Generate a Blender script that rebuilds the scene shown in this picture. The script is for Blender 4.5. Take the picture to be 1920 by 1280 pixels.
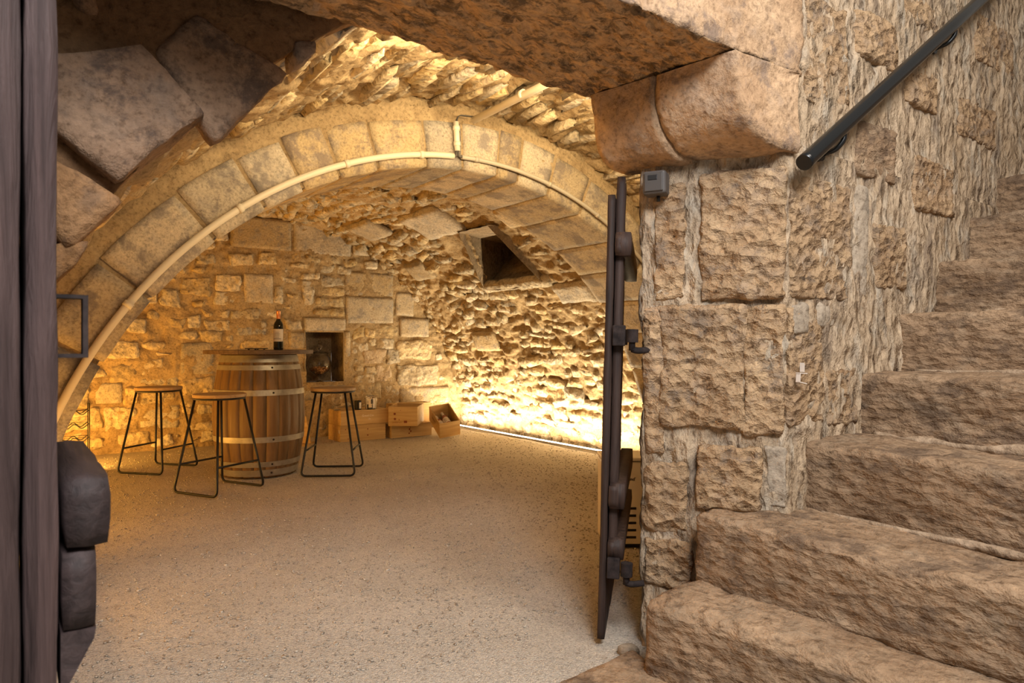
import bpy, math, random
import numpy as np
from mathutils import Vector, Matrix, Euler

for o in list(bpy.data.objects):
    bpy.data.objects.remove(o)
SC = bpy.context.scene
COL = SC.collection
random.seed(7)
RNG = np.random.default_rng(11)
PI = math.pi

# ------------------------------------------------------------------ camera
# axes: x along the stair wall (up the stairs), y through the doorway into the cellar, z up
EYE = 1.03
CA, SA = .807, .59
cam = bpy.data.cameras.new('camera')
cam.lens = 24; cam.sensor_width = 36; cam.shift_y = 5/1920
cam.clip_start = .05
cam.dof.use_dof = True; cam.dof.focus_distance = 3.4; cam.dof.aperture_fstop = 9
co = bpy.data.objects.new('camera', cam); COL.objects.link(co)
co.location = (0, 0, EYE)
co.rotation_euler = (PI/2, 0, -math.atan2(SA, CA))
SC.camera = co

# ------------------------------------------------------------------ world, lights, exposure
W = bpy.data.worlds.new('world'); SC.world = W
W.use_nodes = True
bg = W.node_tree.nodes['Background']
bg.inputs[0].default_value = (1.0, .88, .75, 1)
bg.inputs[1].default_value = .30
SC.view_settings.view_transform = 'Standard'
SC.view_settings.look = 'None'
SC.view_settings.gamma = 1
SC.view_settings.exposure = 0.0
SC.view_settings.use_curve_mapping = False
try:
    SC.cycles.adaptive_threshold = .04
    SC.cycles.max_bounces = 8; SC.cycles.diffuse_bounces = 4; SC.cycles.glossy_bounces = 3
except Exception:
    pass

def area(name, loc, direction, sx, sy, power, color, along=None):
    l = bpy.data.lights.new(name, 'AREA'); l.shape = 'RECTANGLE'
    l.size = sx; l.size_y = sy; l.energy = power; l.color = color
    o = bpy.data.objects.new(name, l); COL.objects.link(o)
    d = Vector(direction).normalized()
    z = -d
    x = Vector(along) if along else z.orthogonal()
    x = (x - z*x.dot(z)).normalized()
    y = z.cross(x)
    m = Matrix((x, y, z)).transposed().to_4x4(); m.translation = loc
    o.matrix_world = m
    return o

# daylight that falls down the open stairwell, on the camera's side of the wall
area('stairwell_daylight', (1.6, -.9, 3.6), (-.05, .55, -1), 1.1, .9, 62, (1, .88, .74))
area('entrance_daylight', (.1, -.95, 3.0), (.28, .80, -.72), 1.0, 1.0, 140, (.96, .97, 1))
# warm white strip along the foot of the vault, amber strip along the opposite foot, strip on the ledge behind the lintel
area('vault_foot_light', (4.40, 5.70, .055), (.10, 0, 1), 3.3, .03, 98, (1, .82, .52), along=(0, 1, 0))
area('amber_foot_light', (.02, 4.6, .13), (.55, 0, 1), 4.0, .03, 68, (1, .46, .07), along=(0, 1, 0))
area('amber_end_light', (.12, 6.75, .12), (.55, .75, .35), .9, .05, 28, (1, .48, .08), along=(1, 0, 0))
area('lintel_ledge_light', (2.0, 1.86, 2.03), (.0, .8, 1), 2.2, .03, 78, (1, .76, .42), along=(1, 0, 0))

# ------------------------------------------------------------------ numeric helpers
def _hash(ix, iy, iz, seed):
    h = (ix.astype(np.int64)*374761393 + iy.astype(np.int64)*668265263 + iz.astype(np.int64)*2147483647 + seed*974634541) & 0x7fffffff
    h = ((h ^ (h >> 13))*1274126177) & 0x7fffffff
    h = h ^ (h >> 16)
    return (h & 0xffff)/32767.5 - 1.0

def vnoise(P, seed=0):
    I = np.floor(P).astype(np.int64); F = P - I
    F = F*F*F*(F*(F*6 - 15) + 10)
    r = 0
    for dx in (0, 1):
        wx = F[:, 0] if dx else 1 - F[:, 0]
        for dy in (0, 1):
            wy = F[:, 1] if dy else 1 - F[:, 1]
            for dz in (0, 1):
                wz = F[:, 2] if dz else 1 - F[:, 2]
                r = r + wx*wy*wz*_hash(I[:, 0]+dx, I[:, 1]+dy, I[:, 2]+dz, seed)
    return r

def fbm(P, freq, seed=0, octv=4, gain=.5):
    a, s, r = 1.0, 0, 0
    for k in range(octv):
        r = r + a*vnoise(P*freq + 17.3*k, seed + k)
        s += a; a *= gain; freq *= 2.03
    return r/s

def along_ray(px, py):
    """Unit-depth direction of the line of sight through a measured image point."""
    u = (px - 960)/1280; v = (645 - py)/1280
    return np.array([CA*u + SA, -SA*u + CA, v])
def on_y(px, py, y):
    d = along_ray(px, py); k = y/d[1]
    return np.array([d[0]*k, y, EYE + d[2]*k])
def on_z(px, py, z):
    d = along_ray(px, py); k = (z - EYE)/d[2]
    return np.array([d[0]*k, d[1]*k, z])
def XZ(X, Z):
    return (CA*X + SA*Z, -SA*X + CA*Z)
def project(p):
    X = CA*p[0] - SA*p[1]; Z = SA*p[0] + CA*p[1]
    return 960 + 1280*X/Z, 645 - 1280*(p[2]-EYE)/Z, Z

def tag(o, label=None, cat=None, group=None, kind=None):
    if label: o['label'] = label
    if cat: o['category'] = cat
    if group: o['group'] = group
    if kind: o['kind'] = kind
    return o

def empty(name, loc=(0, 0, 0), rz=0, parent=None):
    o = bpy.data.objects.new(name, None); COL.objects.link(o)
    o.empty_display_size = .05
    o.location = loc; o.rotation_euler = (0, 0, rz)
    if parent: o.parent = parent
    return o

def mesh(name, V, F, mat, parent=None, smooth=True):
    me = bpy.data.meshes.new(name)
    if isinstance(F, np.ndarray):
        n, k = F.shape
        me.vertices.add(len(V)); me.vertices.foreach_set('co', np.asarray(V, dtype=np.float32).ravel())
        me.loops.add(n*k); me.loops.foreach_set('vertex_index', F.astype(np.int32).ravel())
        me.polygons.add(n)
        me.polygons.foreach_set('loop_start', np.arange(0, n*k, k, dtype=np.int32))
        me.polygons.foreach_set('loop_total', np.full(n, k, dtype=np.int32))
        me.update(calc_edges=True)
    else:
        me.from_pydata([tuple(v) for v in V], [], F); me.update()
    me.validate()
    if smooth:
        me.polygons.foreach_set('use_smooth', np.ones(len(me.polygons), dtype=bool))
        me.update()
    if mat: me.materials.append(mat)
    o = bpy.data.objects.new(name, me); COL.objects.link(o)
    if parent is not None: o.parent = parent
    return o

def copy_tree(o, parent=None):
    c = o.copy(); COL.objects.link(c)
    if parent is not None: c.parent = parent
    for ch in list(o.children): copy_tree(ch, c)
    return c

_cg = {}
def cube_grid(nx, ny, nz):
    key = (nx, ny, nz)
    if key in _cg: return _cg[key]
    idx, V, F = {}, [], []
    def vid(i, j, k):
        t = (i, j, k)
        if t not in idx:
            idx[t] = len(V); V.append((2*i/nx-1, 2*j/ny-1, 2*k/nz-1))
        return idx[t]
    for i in range(nx):
        for j in range(ny):
            F.append([vid(i, j, 0), vid(i, j+1, 0), vid(i+1, j+1, 0), vid(i+1, j, 0)])
            F.append([vid(i, j, nz), vid(i+1, j, nz), vid(i+1, j+1, nz), vid(i, j+1, nz)])
    for i in range(nx):
        for k in range(nz):
            F.append([vid(i, 0, k), vid(i+1, 0, k), vid(i+1, 0, k+1), vid(i, 0, k+1)])
            F.append([vid(i, ny, k), vid(i, ny, k+1), vid(i+1, ny, k+1), vid(i+1, ny, k)])
    for j in range(ny):
        for k in range(nz):
            F.append([vid(0, j, k), vid(0, j, k+1), vid(0, j+1, k+1), vid(0, j+1, k)])
            F.append([vid(nx, j, k), vid(nx, j+1, k), vid(nx, j+1, k+1), vid(nx, j, k+1)])
    _cg[key] = (np.array(V), np.array(F))
    return _cg[key]

def tri(c8):
    """Trilinear map from corners ordered (x0y0z0, x1y0z0, x0y1z0, x1y1z0, x0y0z1, ...)."""
    C = np.array(c8, dtype=float)
    def fn(T):
        x, y, z = T[:, 0:1], T[:, 1:2], T[:, 2:3]
        return ((C[0]*(1-x) + C[1]*x)*(1-y) + (C[2]*(1-x) + C[3]*x)*y)*(1-z) + ((C[4]*(1-x) + C[5]*x)*(1-y) + (C[6]*(1-x) + C[7]*x)*y)*z
    return fn

def box8(x0, x1, y0, y1, z0, z1):
    return [(x, y, z) for z in (z0, z1) for y in (y0, y1) for x in (x0, x1)]

def block(name, fn, seed, mat, parent=None, rad=.015, amp=.006, freq=9, sp=.05, nmax=48, amp2=0, freq2=2.3, extra=None, amp3=0, freq3=30):
    """A hewn block: rounded box under the map fn([0,1]^3), roughened along its own normals."""
    c = np.array([[.5, .5, .5]])
    E, half = [], []
    for i in range(3):
        a = c.copy(); b = c.copy(); a[0, i] = 1; b[0, i] = 0
        e = (fn(a) - fn(b))[0]; L = np.linalg.norm(e); half.append(L/2); E.append(e/L)
    E = np.array(E); half = np.array(half)
    n = [int(min(nmax, max(2, round(2*h/sp)))) for h in half]
    G, F = cube_grid(*n)
    r = min(rad, half.min()*.9)
    # pull the outermost grid ring next to the edge so the rounding is modelled by real faces
    P = G*half
    inner = np.clip(P, -(half-r), half-r)
    D = P - inner
    L = np.linalg.norm(D, axis=1, keepdims=True); L[L < 1e-9] = 1
    N = D/L
    P = inner + r*N
    wp = fn((P/half + 1)/2)
    NW = N @ E
    d = amp*fbm(wp, freq, seed, 4)
    if amp2: d = d + amp2*fbm(wp, freq2, seed + 91, 2)
    if amp3: d = d - amp3*np.abs(fbm(wp, freq3, seed + 33, 3))*2.2
    wp = wp + NW*d[:, None]
    if extra is not None: wp = extra(wp, NW)
    return mesh(name, wp, F, mat, parent)

# ------------------------------------------------------------------ materials
def nt_new(name):
    m = bpy.data.materials.new(name); m.use_nodes = True
    nt = m.node_tree; nt.nodes.clear()
    out = nt.nodes.new('ShaderNodeOutputMaterial')
    b = nt.nodes.new('ShaderNodeBsdfPrincipled')
    nt.links.new(b.outputs[0], out.inputs[0])
    return m, nt, b

def N_(nt, typ, **kw):
    n = nt.nodes.new(typ)
    for k, v in kw.items():
        if k in n.inputs: n.inputs[k].default_value = v
        else: setattr(n, k, v)
    return n

def ramp(nt, src, stops):
    r = nt.nodes.new('ShaderNodeValToRGB')
    el = r.color_ramp.elements
    while len(el) > 1: el.remove(el[-1])
    el[0].position = stops[0][0]; el[0].color = stops[0][1] if len(stops[0][1]) == 4 else (*stops[0][1], 1)
    for p, c in stops[1:]:
        e = el.new(p); e.color = c if len(c) == 4 else (*c, 1)
    nt.links.new(src, r.inputs[0])
    return r

def mixc(nt, fac, a, b, mode='MIX'):
    m = nt.nodes.new('ShaderNodeMix'); m.data_type = 'RGBA'; m.blend_type = mode
    for s, v in ((0, fac), (6, a), (7, b)):
        if hasattr(v, 'links') or hasattr(v, 'is_linked'): nt.links.new(v, m.inputs[s])
        elif s == 0: m.inputs[0].default_value = v
        else: m.inputs[s].default_value = (*v, 1)
    return m.outputs[2]

def stone(name, c1, c2, c3=None, stain=None, stain_amt=.5, sc=3.0, grain=45, bump=.5, pits=.4, stretch=(1, 1, 1), rough=.92, vary=.22, dist=.02):
    m, nt, b = nt_new(name)
    tc = nt.nodes.new('ShaderNodeTexCoord')
    mp = nt.nodes.new('ShaderNodeMapping'); mp.inputs['Scale'].default_value = stretch
    nt.links.new(tc.outputs['Object'], mp.inputs[0])
    oi = nt.nodes.new('ShaderNodeObjectInfo')
    ad = nt.nodes.new('ShaderNodeVectorMath'); ad.operation = 'ADD'
    nt.links.new(mp.outputs[0], ad.inputs[0])
    sc3 = nt.nodes.new('ShaderNodeVectorMath'); sc3.operation = 'SCALE'; sc3.inputs[0].default_value = (37, 19, 53)
    nt.links.new(oi.outputs['Random'], sc3.inputs['Scale'])
    nt.links.new(sc3.outputs[0], ad.inputs[1])
    vec = ad.outputs[0]
    def noise(scale, detail=6, rough_=.6, distn=0.0):
        n = N_(nt, 'ShaderNodeTexNoise', Scale=scale, Detail=detail, Roughness=rough_, Distortion=distn)
        nt.links.new(vec, n.inputs['Vector']); return n
    n1 = noise(sc, 4, .62, .2)
    r1 = ramp(nt, n1.outputs[0], [(.34, c1), (.66, c2)])
    colr = r1.outputs[0]
    if c3:
        n3 = noise(sc*2.6, 3, .65)
        r3 = ramp(nt, n3.outputs[0], [(.50, (0, 0, 0)), (.66, (1, 1, 1))])
        colr = mixc(nt, r3.outputs[0], colr, c3)
    ng = noise(grain, 3, .7)
    rg = ramp(nt, ng.outputs[0], [(.30, (.50, .47, .44)), (.47, (.94, .93, .92)), (.60, (1.06, 1.05, 1.04)), (.75, (1.28, 1.25, 1.20))])
    colr = mixc(nt, .85, colr, rg.outputs[0], 'MULTIPLY')
    npt = noise(grain*.8, 3, .55)
    rpt = ramp(nt, npt.outputs[0], [(.30, (.30, .25, .21)), (.40, (1, 1, 1))])
    colr = mixc(nt, min(1, pits*1.1), colr, rpt.outputs[0], 'MULTIPLY')
    if stain:
        ns = noise(sc*1.7, 6, .74, .15)
        t = .62 - .22*stain_amt
        rs = ramp(nt, ns.outputs[0], [(t, (0, 0, 0)), (t+.10, (1, 1, 1))])
        colr = mixc(nt, rs.outputs[0], colr, mixc(nt, .75, colr, stain))
    # stone to stone variation
    hv = nt.nodes.new('ShaderNodeHueSaturation')
    mr = nt.nodes.new('ShaderNodeMapRange'); mr.inputs[3].default_value = 1 - vary; mr.inputs[4].default_value = 1 + vary
    nt.links.new(oi.outputs['Random'], mr.inputs[0]); nt.links.new(mr.outputs[0], hv.inputs['Value'])
    if vary > .1:
        fr = nt.nodes.new('ShaderNodeMath'); fr.operation = 'MULTIPLY'; fr.inputs[1].default_value = 7.31; nt.links.new(oi.outputs['Random'], fr.inputs[0])
        f2 = nt.nodes.new('ShaderNodeMath'); f2.operation = 'FRACT'; nt.links.new(fr.outputs[0], f2.inputs[0])
        m2 = nt.nodes.new('ShaderNodeMapRange'); m2.inputs[3].default_value = .62; m2.inputs[4].default_value = 1.22; nt.links.new(f2.outputs[0], m2.inputs[0])
        nt.links.new(m2.outputs[0], hv.inputs['Saturation'])
    nt.links.new(colr, hv.inputs['Color'])
    nt.links.new(hv.outputs[0], b.inputs['Base Color'])
    b.inputs['Roughness'].default_value = rough
    b.inputs['Specular IOR Level'].default_value = .18
    # relief
    v = N_(nt, 'ShaderNodeTexVoronoi', Scale=grain*.55); v.feature = 'F1'
    nt.links.new(vec, v.inputs['Vector'])
    nb = noise(grain*.35, 5, .7, .2)
    mul = nt.nodes.new('ShaderNodeMath'); mul.operation = 'MULTIPLY_ADD'
    nt.links.new(v.outputs['Distance'], mul.inputs[0]); mul.inputs[1].default_value = pits
    nt.links.new(nb.outputs[0], mul.inputs[2])
    bp = N_(nt, 'ShaderNodeBump', Strength=bump, Distance=dist)
    nt.links.new(mul.outputs[0], bp.inputs['Height'])
    nt.links.new(bp.outputs[0], b.inputs['Normal'])
    return m

def wood(name, c1, c2, scale=6, axis='z', rough=.6, bump=.15, coord='Object', stretch=.06, spec=.3, vary=.15):
    m, nt, b = nt_new(name)
    tc = nt.nodes.new('ShaderNodeTexCoord')
    mp = nt.nodes.new('ShaderNodeMapping')
    s = [1, 1, 1]; s['xyz'.index(axis)] = stretch
    mp.inputs['Scale'].default_value = s
    nt.links.new(tc.outputs[coord], mp.inputs[0])
    oi = nt.nodes.new('ShaderNodeObjectInfo')
    ad = nt.nodes.new('ShaderNodeVectorMath'); ad.operation = 'ADD'
    sc3 = nt.nodes.new('ShaderNodeVectorMath'); sc3.operation = 'SCALE'; sc3.inputs[0].default_value = (31, 17, 23)
    nt.links.new(oi.outputs['Random'], sc3.inputs['Scale'])
    nt.links.new(mp.outputs[0], ad.inputs[0]); nt.links.new(sc3.outputs[0], ad.inputs[1])
    n = N_(nt, 'ShaderNodeTexNoise', Scale=scale*8, Detail=8, Roughness=.65, Distortion=.6)
    nt.links.new(ad.outputs[0], n.inputs['Vector'])
    n2 = N_(nt, 'ShaderNodeTexNoise', Scale=scale*.7, Detail=3)
    nt.links.new(ad.outputs[0], n2.inputs['Vector'])
    r = ramp(nt, n.outputs[0], [(.3, c1), (.7, c2)])
    r2 = ramp(nt, n2.outputs[0], [(.3, (.7, .68, .66)), (.7, (1.15, 1.12, 1.1))])
    c = mixc(nt, 1, r.outputs[0], r2.outputs[0], 'MULTIPLY')
    hv = nt.nodes.new('ShaderNodeHueSaturation')
    mr = nt.nodes.new('ShaderNodeMapRange'); mr.inputs[3].default_value = 1-vary; mr.inputs[4].default_value = 1+vary
    nt.links.new(oi.outputs['Random'], mr.inputs[0]); nt.links.new(mr.outputs[0], hv.inputs['Value'])
    nt.links.new(c, hv.inputs['Color']); nt.links.new(hv.outputs[0], b.inputs['Base Color'])
    b.inputs['Roughness'].default_value = rough; b.inputs['Specular IOR Level'].default_value = spec
    bp = N_(nt, 'ShaderNodeBump', Strength=bump, Distance=.01)
    nt.links.new(n.outputs[0], bp.inputs['Height']); nt.links.new(bp.outputs[0], b.inputs['Normal'])
    return m

def plain(name, c, rough=.5, metal=0, spec=.5, emit=None, estr=0, trans=0, ior=1.45, alpha=1):
    m, nt, b = nt_new(name)
    b.inputs['Base Color'].default_value = (*c, 1); b.inputs['Roughness'].default_value = rough
    b.inputs['Metallic'].default_value = metal; b.inputs['Specular IOR Level'].default_value = spec
    b.inputs['Transmission Weight'].default_value = trans; b.inputs['IOR'].default_value = ior
    if emit:
        b.inputs['Emission Color'].default_value = (*emit, 1); b.inputs['Emission Strength'].default_value = estr
    return m

def mottled(name, c1, c2, scale, rough, metal=0, bump=.1, spec=.4):
    m, nt, b = nt_new(name)
    tc = nt.nodes.new('ShaderNodeTexCoord')
    n = N_(nt, 'ShaderNodeTexNoise', Scale=scale, Detail=6, Roughness=.65)
    nt.links.new(tc.outputs['Object'], n.inputs['Vector'])
    r = ramp(nt, n.outputs[0], [(.35, c1), (.68, c2)])
    nt.links.new(r.outputs[0], b.inputs['Base Color'])
    b.inputs['Roughness'].default_value = rough; b.inputs['Metallic'].default_value = metal
    b.inputs['Specular IOR Level'].default_value = spec
    bp = N_(nt, 'ShaderNodeBump', Strength=bump, Distance=.005)
    nt.links.new(n.outputs[0], bp.inputs['Height']); nt.links.new(bp.outputs[0], b.inputs['Normal'])
    return m

M = {}
M['mortar'] = stone('lime_mortar', (.33, .235, .13), (.455, .34, .20), (.29, .205, .115), sc=2.2, grain=60, bump=.55, pits=.5, vary=0, dist=.015)
M['rubble'] = stone('rubble_stone', (.45, .345, .205), (.62, .50, .33), (.36, .29, .21), sc=6, grain=38, bump=.8, pits=.7, vary=.2, dist=.025)
M['ashlar'] = stone('grey_ashlar', (.42, .33, .22), (.55, .45, .32), (.36, .31, .255), (.24, .21, .19), .35, sc=4, grain=70, bump=.5, pits=.4, vary=.16)
M['voussoir'] = stone('voussoir_stone', (.46, .365, .24), (.56, .455, .31), (.42, .355, .275), (.20, .165, .15), .62, sc=3.6, grain=90, bump=.38, pits=.35, vary=.12, dist=.012)
M['pillar'] = stone('hewn_sandstone', (.32, .205, .113), (.455, .315, .185), (.34, .24, .155), (.185, .14, .105), .36, sc=4.2, grain=42, bump=1.0, pits=.85, stretch=(1, 1, 1.25), vary=.09, dist=.03)
M['plaster'] = stone('streaked_plaster', (.355, .255, .16), (.50, .385, .265), (.40, .335, .255), (.19, .14, .10), .42, sc=4.0, grain=38, bump=1.0, pits=.8, stretch=(1.25, 1.25, .55), vary=0, dist=.035)
M['grey_mortar'] = stone('grey_mortar', (.31, .25, .185), (.40, .33, .25), (.26, .215, .165), sc=5, grain=60, bump=.5, pits=.4, vary=.05)
M['pale_mortar'] = stone('pale_mortar', (.40, .30, .20), (.54, .42, .295), sc=9, grain=50, bump=.7, pits=.6, vary=.05)
M['fillet'] = stone('step_mortar', (.30, .215, .14), (.43, .32, .22), sc=9, grain=50, bump=.7, pits=.6, vary=.05)
M['step'] = stone('worn_step_stone', (.235, .152, .090), (.385, .265, .165), (.30, .215, .14), (.12, .08, .054), .5, sc=3.4, grain=46, bump=.8, pits=.5, stretch=(1, .8, 1.6), vary=.08, dist=.03)
M['lintel'] = stone('soot_stained_stone', (.46, .28, .14), (.58, .38, .21), (.44, .29, .16), (.055, .038, .026), .62, sc=9, grain=48, bump=.95, pits=.8, stretch=(.8, 1.3, 1), vary=0, dist=.03)
M['corbel'] = stone('corbel_stone', (.39, .25, .145), (.53, .365, .225), (.38, .265, .175), (.17, .125, .10), .36, sc=4, grain=50, bump=.6, pits=.45, vary=.06)
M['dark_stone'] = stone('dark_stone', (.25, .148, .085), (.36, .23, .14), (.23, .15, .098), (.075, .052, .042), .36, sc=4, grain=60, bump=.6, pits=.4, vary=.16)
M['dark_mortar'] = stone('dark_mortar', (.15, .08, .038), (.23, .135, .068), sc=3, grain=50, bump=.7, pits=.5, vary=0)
M['hole'] = stone('niche_stone', (.27, .20, .13), (.36, .27, .18), (.20, .15, .11), sc=4, grain=50, bump=.6, vary=.1)

def gravel_mat():
    m, nt, b = nt_new('pale_gravel')
    tc = nt.nodes.new('ShaderNodeTexCoord')
    def noise(s, d=5, r=.6):
        n = N_(nt, 'ShaderNodeTexNoise', Scale=s, Detail=d, Roughness=r); nt.links.new(tc.outputs['Object'], n.inputs['Vector']); return n
    a = noise(1.3, 4); r = ramp(nt, a.outputs[0], [(.35, (.56, .50, .42)), (.65, (.66, .60, .52))])
    v = N_(nt, 'ShaderNodeTexVoronoi', Scale=210); nt.links.new(tc.outputs['Object'], v.inputs['Vector'])
    sv = nt.nodes.new('ShaderNodeSeparateColor'); nt.links.new(v.outputs['Color'], sv.inputs[0])
    rv = ramp(nt, sv.outputs[0], [(0, (.55, .52, .5)), (.25, (.85, .84, .82)), (.8, (1.05, 1.04, 1.02)), (1, (1.25, 1.22, 1.18))])
    c = mixc(nt, .8, r.outputs[0], rv.outputs[0], 'MULTIPLY')
    d = noise(26, 4, .7); rd = ramp(nt, d.outputs[0], [(.30, (.5, .45, .4)), (.42, (1, 1, 1))])
    c = mixc(nt, .7, c, rd.outputs[0], 'MULTIPLY')
    nt.links.new(c, b.inputs['Base Color']); b.inputs['Roughness'].default_value = .95; b.inputs['Specular IOR Level'].default_value = .15
    h = noise(70, 6, .7)
    ma = nt.nodes.new('ShaderNodeMath'); ma.operation = 'MULTIPLY_ADD'; ma.inputs[1].default_value = -.6
    nt.links.new(v.outputs['Distance'], ma.inputs[0]); nt.links.new(h.outputs[0], ma.inputs[2])
    bp = N_(nt, 'ShaderNodeBump', Strength=.8, Distance=.012); nt.links.new(ma.outputs[0], bp.inputs['Height'])
    nt.links.new(bp.outputs[0], b.inputs['Normal'])
    return m
M['gravel'] = gravel_mat()
M['pebble'] = stone('gravel_chip', (.42, .36, .29), (.64, .58, .49), (.27, .23, .185), sc=40, grain=90, bump=.3, vary=0)
M['old_wood'] = wood('old_dark_wood', (.018, .011, .011), (.105, .068, .064), 6, 'z', .6, .9)
M['old_wood_x'] = wood('old_dark_wood_end', (.018, .012, .012), (.056, .038, .037), 8, 'y', .6, .35)
M['door_wood'] = wood('black_brown_wood', (.02, .012, .010), (.075, .045, .035), 6, 'z', .6, .35)
M['oak'] = wood('barrel_oak', (.135, .076, .033), (.235, .142, .068), 4, 'z', .5, .12, vary=.07)
M['table_wood'] = wood('grey_plank_wood', (.07, .042, .028), (.17, .11, .072), 5, 'x', .55, .2)
M['seat_wood'] = wood('seat_wood', (.28, .175, .09), (.50, .345, .19), 6, 'x', .5, .12)
M['pine'] = wood('crate_pine', (.44, .275, .105), (.68, .475, .225), 4, 'x', .55, .1)
M['pine_dark'] = wood('crate_pine_inside', (.26, .155, .07), (.42, .27, .14), 4, 'x', .6, .1)
M['galv'] = mottled('galvanised_hoop', (.30, .275, .235), (.45, .415, .36), 14, .42, .6, .05)
M['iron'] = mottled('forged_iron', (.012, .009, .009), (.042, .030, .027), 30, .85, 0, .3, .2)
M['black_metal'] = plain('black_powder_coat', (.012, .012, .012), .38, .3)
M['rail_metal'] = plain('black_rail_paint', (.006, .007, .008), .26, .0, .5)
M['conduit'] = plain('white_pvc', (.78, .70, .56), .45)
M['conduit_grey'] = plain('grey_pvc', (.50, .45, .37), .5)
M['cable'] = plain('cable_sheath', (.10, .09, .08), .6)
M['glass'] = plain('clear_glass', (1, 1, 1), .02, 0, .5, trans=1, ior=1.45)
M['bottle_glass'] = plain('dark_bottle_glass', (.008, .010, .008), .06, 0, .6)
M['label'] = plain('cream_paper', (.66, .58, .50), .75)
M['ink'] = plain('grey_ink', (.10, .08, .07), .8)
M['ink_red'] = plain('red_brown_ink', (.20, .05, .025), .8)
M['copper'] = plain('copper_foil', (.72, .28, .13), .32, .8)
M['cork'] = mottled('cork', (.30, .13, .045), (.52, .27, .11), 30, .8)
M['slate'] = plain('slate', (.035, .033, .032), .6)
M['box_grey'] = plain('grey_plastic', (.085, .073, .066), .55)
M['box_dark'] = plain('dark_grey_plastic', (.065, .056, .050), .5)
M['heater'] = plain('cream_enamel', (.72, .66, .56), .4)
M['black'] = plain('black_plastic', (.012, .011, .010), .5)
M['led'] = plain('led_strip', (1, .95, .85), .5, emit=(1, .86, .60), estr=14)
M['led_amber'] = plain('amber_led_strip', (1, .8, .5), .5, emit=(1, .55, .14), estr=8)
M['rose'] = plain('rose_wine_glass', (.28, .09, .05), .08, 0, .5)
M['white_ink'] = plain('pale_print', (.86, .80, .68), .7)

# ------------------------------------------------------------------ geometry constants
YW, YI = 1.21, 1.68          # stair side and cellar side of the doorway wall
CX, CZ = 2.145, -.085        # axis of the barrel vault
RV, RI = 2.45, 2.11          # vault radius, arch intrados radius
YA, YB = 3.30, 3.90          # transverse arch front and back
YBACK = 7.40

def grid_mesh(name, fn, nu, nv, mat, parent=None, amp=0, freq=5, seed=0, keep=None, amp2=0, freq2=1.5, octv=5, amp3=0, freq3=20, str3=(1, 1, 1)):
    u = np.linspace(0, 1, nu+1); v = np.linspace(0, 1, nv+1)
    U, Vv = np.meshgrid(u, v, indexing='ij')
    P, Nn = fn(U.ravel(), Vv.ravel())
    d = amp*fbm(P, freq, seed, octv)
    if amp2: d = d + amp2*fbm(P, freq2, seed+50, 2)
    if amp3: d = d - amp3*np.abs(fbm(P*np.array(str3), freq3, seed+33, 3))*2.2
    P = P + Nn*d[:, None]
    I = np.arange((nu+1)*(nv+1)).reshape(nu+1, nv+1)
    F = np.stack([I[:-1, :-1], I[1:, :-1], I[1:, 1:], I[:-1, 1:]], -1).reshape(-1, 4)
    if keep is not None:
        uc = (u[:-1]+u[1:])/2; vc = (v[:-1]+v[1:])/2
        UC, VC = np.meshgrid(uc, vc, indexing='ij')
        F = F[keep(UC.ravel(), VC.ravel())]
    return mesh(name, P, F, mat, parent)

def join_meshes(parts):
    V, F, n = [], [], 0
    for v, f in parts:
        V.append(v); F.append(f + n); n += len(v)
    return np.concatenate(V), np.concatenate(F)

# ------------------------------------------------------------------ floor
fl = grid_mesh('floor', lambda u, v: (np.stack([-2 + 9*u, -2.2 + 9.9*v, 0*u], 1), np.tile([0, 0, 1.0], (len(u), 1))),
               240, 260, M['gravel'], amp=.012, freq=1.6, seed=3, octv=5)
tag(fl, 'pale beige gravel floor of the vaulted cellar', 'floor', kind='structure')

def pebbles():
    n = 14000
    base, bf = cube_grid(1, 1, 1)
    # more chips near the doorway, where they can be seen singly
    pts = []
    while len(pts) < n:
        x = random.uniform(-.3, 4.4); y = random.uniform(1.9, 7.2)
        if random.random() < min(1, (3.6/max(.6, y))**1.6): pts.append((x, y))
    parts = []
    for x, y in pts:
        s = random.uniform(.0014, .0042)*(1.5 if random.random() < .06 else 1)
        a = random.uniform(0, PI); ca, sa = math.cos(a), math.sin(a)
        R = np.array([[ca, -sa, 0], [sa, ca, 0], [0, 0, 1]])
        v = (base*np.array([1.3, .9, .6]) + RNG.uniform(-.3, .3, base.shape))*s
        parts.append((v @ R.T + np.array([x, y, .003]), bf))
    V, F = join_meshes(parts)
    V[:, 2] += .012*fbm(np.column_stack([V[:, 0], V[:, 1], 0*V[:, 0]]), 1.6, 3, 5)
    o = mesh('gravel', V, F, M['pebble'], fl, smooth=False)
    o['kind'] = 'stuff'
pebbles()

# ------------------------------------------------------------------ vault (ceiling)
TH = math.radians(-2), math.radians(182)
HOLE = (math.radians(44.5), math.radians(60), 4.86, 5.78)
def vault_fn(u, v):
    th = TH[0] + (TH[1]-TH[0])*u; y = 1.80 + (YBACK+.05-1.80)*v
    N = np.stack([-np.cos(th), 0*th, -np.sin(th)], 1)
    P = np.stack([CX + RV*np.cos(th), y, CZ + RV*np.sin(th)], 1)
    return P, N
def keep_vault(u, v):
    th = TH[0] + (TH[1]-TH[0])*u; y = 1.80 + (YBACK+.05-1.80)*v
    return ~((th > HOLE[0]) & (th < HOLE[1]) & (y > HOLE[2]) & (y < HOLE[3] - .46*(th-HOLE[0])/(HOLE[1]-HOLE[0])))
ceil = grid_mesh('ceiling', vault_fn, 460, 340, M['mortar'], amp=.045, freq=5.5, seed=21, keep=keep_vault, amp2=.03, freq2=1.3, amp3=.030, freq3=9, str3=(1.2, .6, 1.2))
tag(ceil, 'rubble stone barrel vault with mortar and rough stones', 'vault', kind='structure')

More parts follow.
